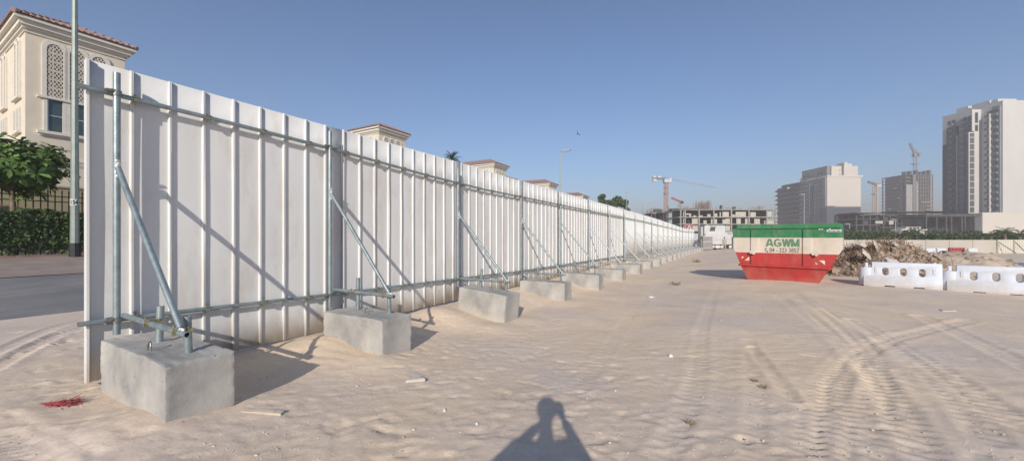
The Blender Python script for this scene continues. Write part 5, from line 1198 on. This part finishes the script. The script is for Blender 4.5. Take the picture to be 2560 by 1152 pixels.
for (a, b, top, fl) in ((1717, 1731, .5, 1), (1718, 1726, .3, 1), (1736, 1744, .2, 1), (1753, 1760, .2, 1), (1772, 1780, .4, 1), (1789, 1797, .5, 1), (1803, 1806, .7, 1), (1810, 1826, .75, 1), (1834, 1842, .35, 1), (1843, 1869, .75, 1), (1880, 1894, .7, 1), (1921, 1933, .8, 1),
                        (1733, 1749, .95, 2), (1762, 1770, .55, 2), (1781, 1796, .75, 2), (1810, 1818, .7, 2), (1818, 1834, .9, 2), (1845, 1856, .95, 2), (1867, 1879, .95, 2), (1890, 1904, .8, 2), (1915, 1941, .5, 2),
                        (1711, 1717, .95, 3), (1731, 1751, .95, 3), (1795, 1812, .95, 3), (1818, 1834, .95, 3), (1711, 1716, .95, 1), (1711, 1716, .95, 2)):
    z0 = lv[fl]; h = (lv[fl - 1] - .36 - z0) * top; P5('block_infill', 'block_w', bf, (fx(a) - fx(1702), fx(b) - fx(1702), 1.2, 1.45, z0 + .001, z0 + h))
rr = random.Random(12)
def rebar(x0, x1, y0, y1, z, h, n, par):
    mb = MB()
    for k in range(n): x = rr.uniform(x0, x1); y = rr.uniform(y0, y1); mb.tube((x, y, z), (x + rr.gauss(0, .1), y, z + h * rr.uniform(.5, 1)), .05, 3)
    return mb.build('rebar_cluster', M['rebar'], par)
for (a, b, py, n) in ((1711, 1720, 509, 16), (1725, 1733, 510, 14), (1738, 1750, 514, 12), (1752, 1790, 499, 110), (1764, 1789, 498, 60), (1803, 1811, 513, 10), (1824, 1842, 514, 18), (1846, 1853, 516, 8), (1867, 1872, 515, 6), (1889, 1893, 517, 5), (1897, 1924, 513, 34), (1915, 1923, 511, 18)):
    rebar(fx(a) - fx(1702), fx(b) - fx(1702), 3, 8, lv[0] + .001, (523 - py) / F * 178, n, bf)
P5('roof_formwork', 'concrete_d', bf, (fx(1700) - fx(1702), fx(1780) - fx(1702), 9, 13, lv[0] + .01, lv[0] + 1.0), (fx(1840) - fx(1702), fx(1846) - fx(1702), 2, 3, lv[0] + .01, lv[0] + 1.3), (fx(1808) - fx(1702), fx(1812) - fx(1702), 2, 3, lv[0] + .01, lv[0] + 2))
# the wing going back on the left
X0 = fx(1672, 190) - fx(1702)
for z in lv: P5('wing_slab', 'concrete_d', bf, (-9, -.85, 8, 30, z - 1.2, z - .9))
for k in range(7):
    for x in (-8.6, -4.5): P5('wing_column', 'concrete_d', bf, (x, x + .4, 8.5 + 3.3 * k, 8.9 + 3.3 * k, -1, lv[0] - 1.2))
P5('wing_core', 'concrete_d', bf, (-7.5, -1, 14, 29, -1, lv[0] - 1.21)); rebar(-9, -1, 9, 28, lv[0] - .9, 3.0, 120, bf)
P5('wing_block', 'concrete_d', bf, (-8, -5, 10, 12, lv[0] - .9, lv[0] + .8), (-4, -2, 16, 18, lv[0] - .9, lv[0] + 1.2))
# --- lattice helper for cranes
def lattice(mb, a, b, w, n, r=.09):
    a = Vector(a); b = Vector(b); d = (b - a).normalized(); u = d.orthogonal().normalized() if abs(d.z) > .9 else Vector((0, 0, 1)); u = (u - d * u.dot(d)).normalized(); v = d.cross(u)
    C = [u * w / 2 + v * w / 2, u * w / 2 - v * w / 2, -u * w / 2 - v * w / 2, -u * w / 2 + v * w / 2]
    for c in C: mb.tube(a + c, b + c, r, 4)
    for k in range(n):
        p = a.lerp(b, k / n); q = a.lerp(b, (k + 1) / n)
        for e in range(4): f = (e + 1) % 4; mb.tube(p + C[e], q + C[f], r * .6, 3); mb.tube(q + C[e], q + C[f], r * .6, 3)
Yc = 188.0; cr = thing('tower_crane', 'tall flat-top tower crane with white counterweights above the concrete frame', 'crane', (xat(1665, Yc), Yc, -1), 0)
hJ = zat(448, Yc) + 1; mb = MB(); lattice(mb, (0, 0, 0), (0, 0, hJ - 1.6), 1.5, 18, .17); mb.build('mast', M['crane_r'], cr)
mb = MB(); mb.bx(-1.2, 1.3, -1.2, 1.2, hJ - 1.7, hJ - .1); mb.bx(1.35, 2.4, -1.1, .2, hJ - 1.6, hJ + .5); mb.build('operator_cab', M['wwhite'], cr)
jd = Vector((xat(1830, 240) - xat(1665, Yc), 240 - Yc, 0)).normalized(); mb = MB(); lattice(mb, jd * 1 + Vector((0, 0, hJ + .4)), jd * 58 + Vector((0, 0, hJ + .4)), .6, 26, .03); mb.build('jib', M['crane_y'], cr)
cd = Vector((xat(1630, Yc) - xat(1665, Yc), -1.5, 0)); mb = MB(); lattice(mb, (0, 0, hJ + .2), cd + Vector((0, 0, hJ + .2)), .7, 6, .12); mb.build('counter_jib', M['steel_dark'], cr)
for f, w in ((.92, 1.5), (.55, 1.6)): mb = MB(); mb.box(cd * f + Vector((0, 0, hJ + .9)), (w * 1.1, 1.4, .8)); mb.build('counterweight', M['wwhite'], cr)
mb = MB(); mb.box(cd * .9 + Vector((0, 0, hJ - .8)), (1.6, 1.4, 1.2)); mb.build('counterweight', M['wwhite'], cr)
mb = MB(); mb.box((0, 0, hJ - 7), (2.3, 2.3, .25)); mb.build('climbing_collar', M['crane_r'], cr); mb = MB(); mb.box((0, 0, hJ - 4), (2.1, 2.1, .2)); mb.build('climbing_collar', M['crane_r'], cr)
Yb = 180.0; pb = thing('concrete_placing_boom', 'small folded red placing boom on the roof of the concrete frame', 'boom', (xat(1699, Yb), Yb, zat(515, Yb)), 0)
mb = MB(); mb.tube((0, 0, -.8), (0, 0, zat(506, Yb) - zat(515, Yb)), .4, 8); mb.build('pedestal', M['steel_dark'], pb)
mb = MB(); z = zat(505, Yb) - zat(515, Yb); lattice(mb, (.8, 0, z), (xat(1679, Yb) - xat(1699, Yb), 0, z + 2.0), .6, 6, .14); mb.tube((.8, 0, z + .1), (2, 0, z - .3), .3, 6); mb.build('boom', M['sred'], pb); mb = MB(); mb.bx(.6, 1.5, -.5, .5, z - .7, z + .5); mb.build('counterweight', M['black'], pb)

# --- apartment towers
def facade_x(par, y0, bays, floors, fh, z0, seed, wall='tower_s', bay=3.3, out=1.3):
    """balconies and windows on the side that looks towards -x (plane x=0), bays running along +y"""
    r = random.Random(seed)
    wm = MB(); wm.bx(-.06, -.02, -.9, .9, .5, fh - .7); win = wm.mesh('window', M['glass']); wl = []
    bm_ = MB(); bm_.bx(-out, 0, -bay * .46, bay * .46, -.12, .08); bm_.bx(-out, -out + .12, -bay * .46, bay * .46, .08, 1.0); bm_.bx(-out, 0, bay * .44, bay * .46, .08, 1.0); bal = bm_.mesh('balcony', M[wall]); bl = []
    for b in range(bays):
        kind = r.choice([0, 0, 1])
        for f in range(floors):
            y = y0 + (b + .5) * bay; z = z0 + f * fh; wl.append((0, y, z))
            if kind == 0: bl.append((-.01, y, z))
    repeat(win, 'window', par, wl); repeat(bal, 'balcony', par, bl)
Y1 = 290.0
tw = thing('cream_tower', 'mid-distance apartment tower with a blank cream end wall stepped at the top, behind the skip', 'apartment tower', (xat(2068, Y1), Y1, -1), 0)
Xe = xat(2156, Y1) - xat(2068, Y1); h1 = zat(439, Y1) + 1
def q1(px): return xat(px, Y1) - xat(2068, Y1)
def r1(py): return zat(py, Y1) + 1
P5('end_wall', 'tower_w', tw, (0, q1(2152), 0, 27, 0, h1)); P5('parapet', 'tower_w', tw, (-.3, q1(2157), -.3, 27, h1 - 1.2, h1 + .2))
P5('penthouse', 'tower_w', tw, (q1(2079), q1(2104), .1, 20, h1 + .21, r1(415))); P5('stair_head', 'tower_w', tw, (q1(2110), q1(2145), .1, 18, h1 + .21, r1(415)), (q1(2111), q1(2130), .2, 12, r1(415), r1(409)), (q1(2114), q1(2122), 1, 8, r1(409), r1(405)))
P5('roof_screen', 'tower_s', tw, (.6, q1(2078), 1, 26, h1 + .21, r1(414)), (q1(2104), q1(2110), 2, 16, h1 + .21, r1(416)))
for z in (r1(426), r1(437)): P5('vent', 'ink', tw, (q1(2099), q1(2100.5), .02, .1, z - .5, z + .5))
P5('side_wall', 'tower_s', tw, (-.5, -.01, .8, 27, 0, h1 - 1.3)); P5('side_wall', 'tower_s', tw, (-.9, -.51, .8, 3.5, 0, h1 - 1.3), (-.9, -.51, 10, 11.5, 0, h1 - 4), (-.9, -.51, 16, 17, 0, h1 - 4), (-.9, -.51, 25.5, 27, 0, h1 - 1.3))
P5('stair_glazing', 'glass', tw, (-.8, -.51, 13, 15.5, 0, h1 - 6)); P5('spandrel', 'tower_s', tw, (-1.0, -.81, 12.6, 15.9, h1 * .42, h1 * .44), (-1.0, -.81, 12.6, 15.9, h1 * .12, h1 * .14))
sub = thing_loc = None
holder = MB(); holder.bx(-.52, -.5, 3.6, 9.9, 0, h1 - 4); fc = holder.build('facade', M['tower_s'], tw)
facade_x(fc, 3.6, 2, 14, 3.5, 4, 3, out=1.6); 
fc.location = (0, 0, 0)
fc2 = MB(); fc2.bx(-.52, -.5, 17.1, 25.4, 0, h1 - 4); f2 = fc2.build('facade', M['tower_s'], tw); facade_x(f2, 17.1, 2, 14, 3.5, 4, 8, bay=4.1, out=1.6)
Y2 = 318.0
td = thing('balcony_block', 'dark grey apartment block with stacked balconies left of the cream tower', 'apartment block', (xat(2000, Y2), Y2, -1), 0); h2 = zat(462, Y2) + 1
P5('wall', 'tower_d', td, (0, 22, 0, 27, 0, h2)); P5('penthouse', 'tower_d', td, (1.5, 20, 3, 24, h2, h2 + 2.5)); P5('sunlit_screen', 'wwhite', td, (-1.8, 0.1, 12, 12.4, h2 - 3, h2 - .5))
for f in range(11):
    z = 3 + f * (h2 - 4) / 10.5; P5('balcony', 'tower_d', td, (-2.2, -.01, .5, 26.5, z, z + 1.1)); P5('balcony_slab', 'wwhite', td, (-2.3, 3, 27, 28.6, z - .1, z + .25))
    P5('window_band', 'glass', td, (-.08, -.02, .8, 26, z + 1.2, z + 2.9)) if f < 10 else None
# --- tower under construction
Y3 = 380.0
tc_ = thing('concrete_tower', 'tall unfinished concrete tower wrapped in scaffolding, with a luffing crane behind', 'building site', (xat(2268, Y3), Y3, -1), 0)
h3 = zat(436, Y3) + 1; Xr = xat(2334, Y3) - xat(2268, Y3); fl = 18
for f in range(fl + 1):
    z = h3 * f / fl; P5('floor_slab', 'concrete_t', tc_, (-1, Xr, 0, 26, z - .3, z)); 
P5('core', 'concrete_d', tc_, (1.5, Xr - 1.5, 2.5, 24, 0, h3 - .31)); P5('shear_wall', 'concrete', tc_, (-1.2, 5, -.3, .2, 0, h3 * .84), (9, 10.5, -.3, .2, 0, h3 * .88)); P5('shear_wall', 'concrete_t', tc_, (5.5, 8.5, -.4, .1, 0, h3))
for k in range(7): P5('column', 'concrete_t', tc_, (10.9 + k * 2.4, 11.5 + k * 2.4, -.1, .6, 0, h3 + (1.5 if k % 2 else 0)))
for k in range(8): P5('column', 'concrete_d', tc_, (-.9, -.3, 1 + 3.3 * k, 1.7 + 3.3 * k, 0, h3))
for k, x in enumerate((.5, 6, 12, 16, 21, 25)): P5('core_stub', 'concrete_d', tc_, (x, x + 2.1, 3, 6, h3, h3 + 3.2 + (k % 3) * .8))
for k in range(9): P5('scaffold_netting', 'rebar', tc_, (12 + rr.uniform(0, 9), 15 + rr.uniform(6, 10), -.8, -.7, h3 * (.08 + .06 * k), h3 * (.1 + .06 * k)))
# left wing
P5('wing_core', 'concrete_d', tc_, (-1, 0, 6, 19, 0, h3 * .95)); 
for f in range(fl):
    z = h3 * .96 * f / fl; P5('wing_slab', 'concrete_t', tc_, (-2.2, -1.01, 4, 20, z - .3, z))
    if f % 3 == 0: P5('loading_deck', 'wwhite', tc_, (-4.0, -2.2, 5 + (f * 5) % 12, 8 + (f * 5) % 12, z, z + .3))
Yk = 396.0; ck = thing('luffing_crane', 'thin grey luffing crane with a steep jib rising behind the unfinished tower', 'crane', (xat(2287.5, Yk), Yk, -1), 0)
hK = zat(392, Yk) + 1; mb = MB(); lattice(mb, (0, 0, 0), (0, 0, hK), 2.4, 26, .22); mb.build('mast', M['crane_g'], ck); mb = MB(); mb.bx(-2, 2.5, -1.5, 1.5, hK, hK + 3.5); mb.bx(1, 5, -1.5, 1.5, hK + .5, hK + 4.5); mb.bx(-3, 3, -2, 2, hK - 8, hK - 7.4); mb.build('machinery_deck', M['crane_g'], ck)
mb = MB(); lattice(mb, (0, 0, hK + 3), (xat(2274.5, Yk) - xat(2287.5, Yk), 0, zat(358, Yk) + 1), 1.4, 10, .2); mb.tube((2.5, 0, hK + 4), (1.2, 0, hK + 9), .3, 4); mb.build('jib', M['crane_g'], ck)
Yq = 335.0; cq_ = thing('tower_crane', 'orange tower crane with a dark counter-jib between the cream tower and the unfinished tower', 'crane', (xat(2188, Yq), Yq, -1), 0)
hQ = zat(460, Yq) + 1; mb = MB(); lattice(mb, (0, 0, 0), (0, 0, hQ - 1), 2.3, 16, .5); mb.build('mast', M['crane_y'], cq_); mb = MB(); lattice(mb, (0, 0, hQ), (xat(2236, Yq) - xat(2188, Yq), 14, hQ + .6), 1.5, 12, .4); mb.build('jib', M['crane_r'], cq_)
mb = MB(); lattice(mb, (0, 0, hQ), (xat(2163, Yq) - xat(2188, Yq), -3, hQ + 1.6), 1.0, 6, .35); mb.bx(xat(2163, Yq) - xat(2188, Yq), xat(2168, Yq) - xat(2188, Yq), -4, -2, hQ + .5, hQ + 2); mb.build('counter_jib', M['crane_g'], cq_); mb = MB(); mb.bx(.6, 4.2, -1.3, 1.3, hQ - 2.6, hQ - .6); mb.build('operator_cab', M['wwhite'], cq_); mb = MB(); mb.bx(-2, 2, -2, 2, hQ - 9, hQ - 8.4); mb.build('climbing_collar', M['crane_y'], cq_)
# --- unfinished low building between the towers
Y4 = 205.0
lo_ = thing('low_podium', 'dark unfinished low-rise shell between the cream tower and the right-hand tower', 'building site', (xat(2140, Y4), Y4, -1), 0)
def q4(px): return xat(px, Y4) - xat(2140, Y4)
def r4(py): return zat(py, Y4) + 1
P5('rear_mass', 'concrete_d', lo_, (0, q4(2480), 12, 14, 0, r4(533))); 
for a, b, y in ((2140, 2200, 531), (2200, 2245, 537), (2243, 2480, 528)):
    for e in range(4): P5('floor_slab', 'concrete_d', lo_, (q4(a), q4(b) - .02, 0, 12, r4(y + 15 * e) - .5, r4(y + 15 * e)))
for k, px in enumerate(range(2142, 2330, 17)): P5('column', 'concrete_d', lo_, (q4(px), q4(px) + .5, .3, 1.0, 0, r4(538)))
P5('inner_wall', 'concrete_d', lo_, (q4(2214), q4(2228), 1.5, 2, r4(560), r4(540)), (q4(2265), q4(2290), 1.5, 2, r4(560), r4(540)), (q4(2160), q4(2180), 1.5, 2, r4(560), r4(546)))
P5('sunlit_wall', 'bwall', lo_, (q4(2188), q4(2206), -.2, .2, r4(559), r4(552))); P5('sunlit_wall', 'bwall', lo_, (q4(2222), q4(2233), -.2, .2, r4(561), r4(551)))
Y5 = 150.0
lh = thing('low_house', 'small white one-storey annex with dark openings in front of the dark podium', 'building', (xat(2252, Y5), Y5, -1), 0)
def q5(px): return xat(px, Y5) - xat(2252, Y5)
P5('wall', 'bwall', lh, (0, q5(2312), 0, 5, 0, zat(576, Y5) + 1)); P5('roof_slab', 'wwhite', lh, (-.3, q5(2314), -.6, 5.3, zat(576, Y5) + 1.001, zat(573.5, Y5) + 1.2)); P5('upper_wall', 'bwall', lh, (q5(2268), q5(2306), .5, 4, zat(573.5, Y5) + 1.21, zat(567, Y5) + 1))
for a in (2277, 2286, 2295): P5('window', 'glass', lh, (q5(a), q5(a + 6.5), .42, .49, zat(572.5, Y5) + 1.1, zat(568.5, Y5) + 1))
# --- big tower on the right
Y6 = 175.0; XR = xat(2507, Y6)
rt = thing('white_tower', 'tall white apartment tower with a blank sunlit end wall at the right edge', 'apartment tower', (XR, Y6, -1), 0)
h6 = zat(251, Y6) + 1; zp = zat(531, Y6) + 1
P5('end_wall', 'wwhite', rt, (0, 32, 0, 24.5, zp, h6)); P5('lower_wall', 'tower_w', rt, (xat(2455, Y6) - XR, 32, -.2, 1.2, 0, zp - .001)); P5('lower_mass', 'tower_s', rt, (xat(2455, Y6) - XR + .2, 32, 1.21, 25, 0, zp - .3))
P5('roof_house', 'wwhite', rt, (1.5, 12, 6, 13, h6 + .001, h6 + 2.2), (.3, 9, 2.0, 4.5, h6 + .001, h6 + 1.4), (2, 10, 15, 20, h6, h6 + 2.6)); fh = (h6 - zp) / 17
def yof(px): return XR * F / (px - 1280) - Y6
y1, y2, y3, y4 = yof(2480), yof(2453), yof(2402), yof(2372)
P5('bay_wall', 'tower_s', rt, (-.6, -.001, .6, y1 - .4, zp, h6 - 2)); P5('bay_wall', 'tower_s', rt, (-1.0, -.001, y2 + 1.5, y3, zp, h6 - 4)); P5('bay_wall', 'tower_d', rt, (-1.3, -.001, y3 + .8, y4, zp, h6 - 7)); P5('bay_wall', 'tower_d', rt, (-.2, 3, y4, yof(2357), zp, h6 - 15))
P5('white_fin', 'wwhite', rt, (-1.5, -.001, y1 - .25, y1 + .1, zp, h6 - 5)); P5('white_fin', 'wwhite', rt, (-3.3, -.001, y2, y2 + .5, zp - 1.5, h6 - 1.5))
P5('white_fin', 'wwhite', rt, (-1.9, -.001, y3, y3 + .35, zp, h6 - 12))
fm = MB(); w_ = 2.6
zl = h6 - 13
fm.bx(-3.3 - w_, -3.3 - w_ + .35, y2 + .05, y2 + .45, zp, zl)
P5('frame_post', 'wwhite', rt, (-3.3 - w_, -3.3 - w_ + .4, y2 + .05, y2 + .45, zp, zl))
for f in range(14):
    z = zp + f * fh
    if z < zl: P5('frame_beam', 'wwhite', rt, (-3.3 - w_ + .4, -3.301, y2 + .05, y2 + .45, z, z + .35)); P5('framed_glazing', 'tower_d', rt, (-3.3 - w_ + .4, -3.301, y2 + .5, y2 + .6, z + .351, z + fh - .01))
P5('frame_beam', 'wwhite', rt, (-3.3 - w_, -3.301, y2 + .05, y2 + .45, zl + .001, zl + .5)); P5('frame_mass', 'tower_d', rt, (-3.3 - w_ + .3, -1.01, y2 + .62, y2 + 2.4, zp, zl))
P5('upper_frame', 'wwhite', rt, (-3.3 - 1.0, -3.301, y2 + .05, y2 + .3, zl + 1, h6 - 1.4)); P5('upper_glazing', 'glass', rt, (-3.0, -1.6, y2 - .05, y2 - .001, h6 - 12, h6 - 9), (-3.0, -1.6, y2 - .05, y2 - .001, h6 - 8, h6 - 3))
wm = MB(); wm.bx(-.1, .0, 0, 1.5, .6, fh - .5); wmesh = wm.mesh('window', M['glass']); sm = MB(); sm.bx(-.35, -.002, 0, 2.2, 0, .3); smesh = sm.mesh('ledge', M['wwhite']); bme_ = MB(); bme_.bx(-.45, -.002, 0, 1.7, 0, 1.0); bmesh_ = bme_.mesh('balcony', M['tower_s'])
wl = []; ll = []; bl = []
for f in range(17):
    z = zp + f * fh
    for yy, xx in ((1.2, -.6), (y1 * .55 + .2, -.6), (y1 + .3, -.01), (y2 + 2.7, -1.0), (y2 + 5.0, -1.0), (y3 + 1.2, -1.3), (y3 + 3.2, -1.3)):
        if z < h6 - 6: wl.append((xx, yy, z))
    if z < h6 - 6: ll.append((-.001 - .6, y1 - 2.7, z)); ll.append((-.9, y3 - 2.3, z)); bl.append((-.6, y1 * .35, z)); bl.append((-.001, y1 + 1.0, z)); bl.append((-1.0, y2 + 4.0, z)); bl.append((-1.3, y3 + 2.2, z))
wl.sort(key=lambda p: p[1]); repeat(wmesh, 'window', rt, wl); repeat(smesh, 'ledge', rt, ll); repeat(bmesh_, 'balcony', rt, bl)
# open podium hall in front of the tower
Y7 = 158.0
ph_ = thing('podium_hall', 'dark open hall with tall thin columns at the foot of the white tower', 'building', (xat(2316, Y7), Y7, -1), 0)
def q7(px): return xat(px, Y7) - xat(2316, Y7)
P5('roof_slab', 'concrete_d', ph_, (0, q7(2455), 0, 14, zat(541, Y7) + 1, zat(535, Y7) + 1)); P5('rear_wall', 'glass', ph_, (0, q7(2455), 10, 10.3, 0, zat(542, Y7) + 1)); P5('end_wall', 'tower_d', ph_, (q7(2441), q7(2455), .4, 9.9, 0, zat(542, Y7) + 1))  # dark slab and rear wall colours paint the shaded interior
for px in (2316, 2342, 2366, 2379, 2405, 2413, 2437): P5('column', 'concrete_d', ph_, (q7(px), q7(px) + .38, .1, .5, 0, zat(541.5, Y7) + 1))
# bird
bb = MB(); bb.ball((0, 0, 0), (.06, .2, .05), 8, 6); bb.add([(0, .08, .03), (0, -.08, .03), (.38, -.02, .26), (.6, -.22, .1)], [(0, 1, 3, 2)]); bb.add([(0, .08, .03), (0, -.08, .03), (-.3, -.02, .3), (-.42, -.2, .42)], [(0, 1, 3, 2)]); bb.add([(-.04, -.15, 0), (.04, -.15, 0), (.08, -.36, .02), (-.08, -.36, .02)], [(0, 1, 2, 3)])
bo = bb.build('bird', M['bird'], None, 60, (xat(1443.5, 38), 38, zat(335, 38)), .6); bo.scale = (.55, .55, .55); bo.rotation_euler = (.2, .5, .6); tag(bo, 'small dark bird flying in the blue sky above the site', 'bird')

# ================================================================== LIGHT, AIR, CAMERA
EL, AZ = math.radians(23.8), math.radians(6.3)
sun = bpy.data.lights.new('sun', 'SUN'); sun.energy = 4.8; sun.angle = math.radians(.55); sun.color = (1, .93, .83)
so = bpy.data.objects.new('sun', sun); COL.objects.link(so)
dirv = Vector((math.sin(AZ) * math.cos(EL), math.cos(AZ) * math.cos(EL), -math.sin(EL)))
so.rotation_euler = dirv.to_track_quat('-Z', 'Y').to_euler(); so.location = (-5, -30, 20)
w = bpy.data.worlds.new('World'); SC.world = w; w.use_nodes = True; nt = w.node_tree; bg = nt.nodes['Background']
sk_ = nt.nodes.new('ShaderNodeTexSky'); sk_.sky_type = 'NISHITA'; sk_.sun_disc = False; sk_.sun_elevation = EL; sk_.sun_rotation = PI + AZ
sk_.air_density = 1.0; sk_.dust_density = .3; sk_.ozone_density = 5.5; sk_.altitude = 0
nt.links.new(sk_.outputs[0], bg.inputs['Color']); bg.inputs['Strength'].default_value = .12
hm = bpy.data.materials.new('dusty_air'); hm.use_nodes = True; nt = hm.node_tree; nt.nodes.remove(nt.nodes['Principled BSDF'])
pv = nt.nodes.new('ShaderNodeVolumePrincipled'); pv.inputs['Color'].default_value = (.60, .57, .57, 1); pv.inputs['Density'].default_value = .0011; pv.inputs['Anisotropy'].default_value = 0.0
nt.links.new(pv.outputs[0], nt.nodes['Material Output'].inputs['Volume'])
hz = MB(); hz.bx(-1560, 1560, -1560, 1560, -2.4, 101); ho = hz.build('haze', hm); tag(ho, kind='stuff'); ho['label'] = 'thin dusty haze lying over the whole site'; ho['category'] = 'haze'
cam = bpy.data.cameras.new('camera'); cam.sensor_width = 36; cam.lens = F / 2560 * 36; cam.shift_y = (HOR - 576) / 2560; cam.clip_end = 6000; cam.clip_start = .05
co = bpy.data.objects.new('camera', cam); COL.objects.link(co); co.location = (0, 0, EYE); co.rotation_euler = (PI / 2, 0, 0); SC.camera = co
SC.view_settings.view_transform = 'Standard'; SC.view_settings.look = 'None'; SC.view_settings.exposure = 0.12; SC.view_settings.gamma = 1
SC.render.engine = 'CYCLES'; SC.cycles.use_denoising = True; SC.cycles.max_bounces = 6; SC.cycles.volume_bounces = 1; SC.cycles.diffuse_bounces = 3; SC.cycles.transmission_bounces = 2
if __import__('os').environ.get('DBG'):
    for i, t in enumerate(POST_T): print('post', i, round(t, 2))
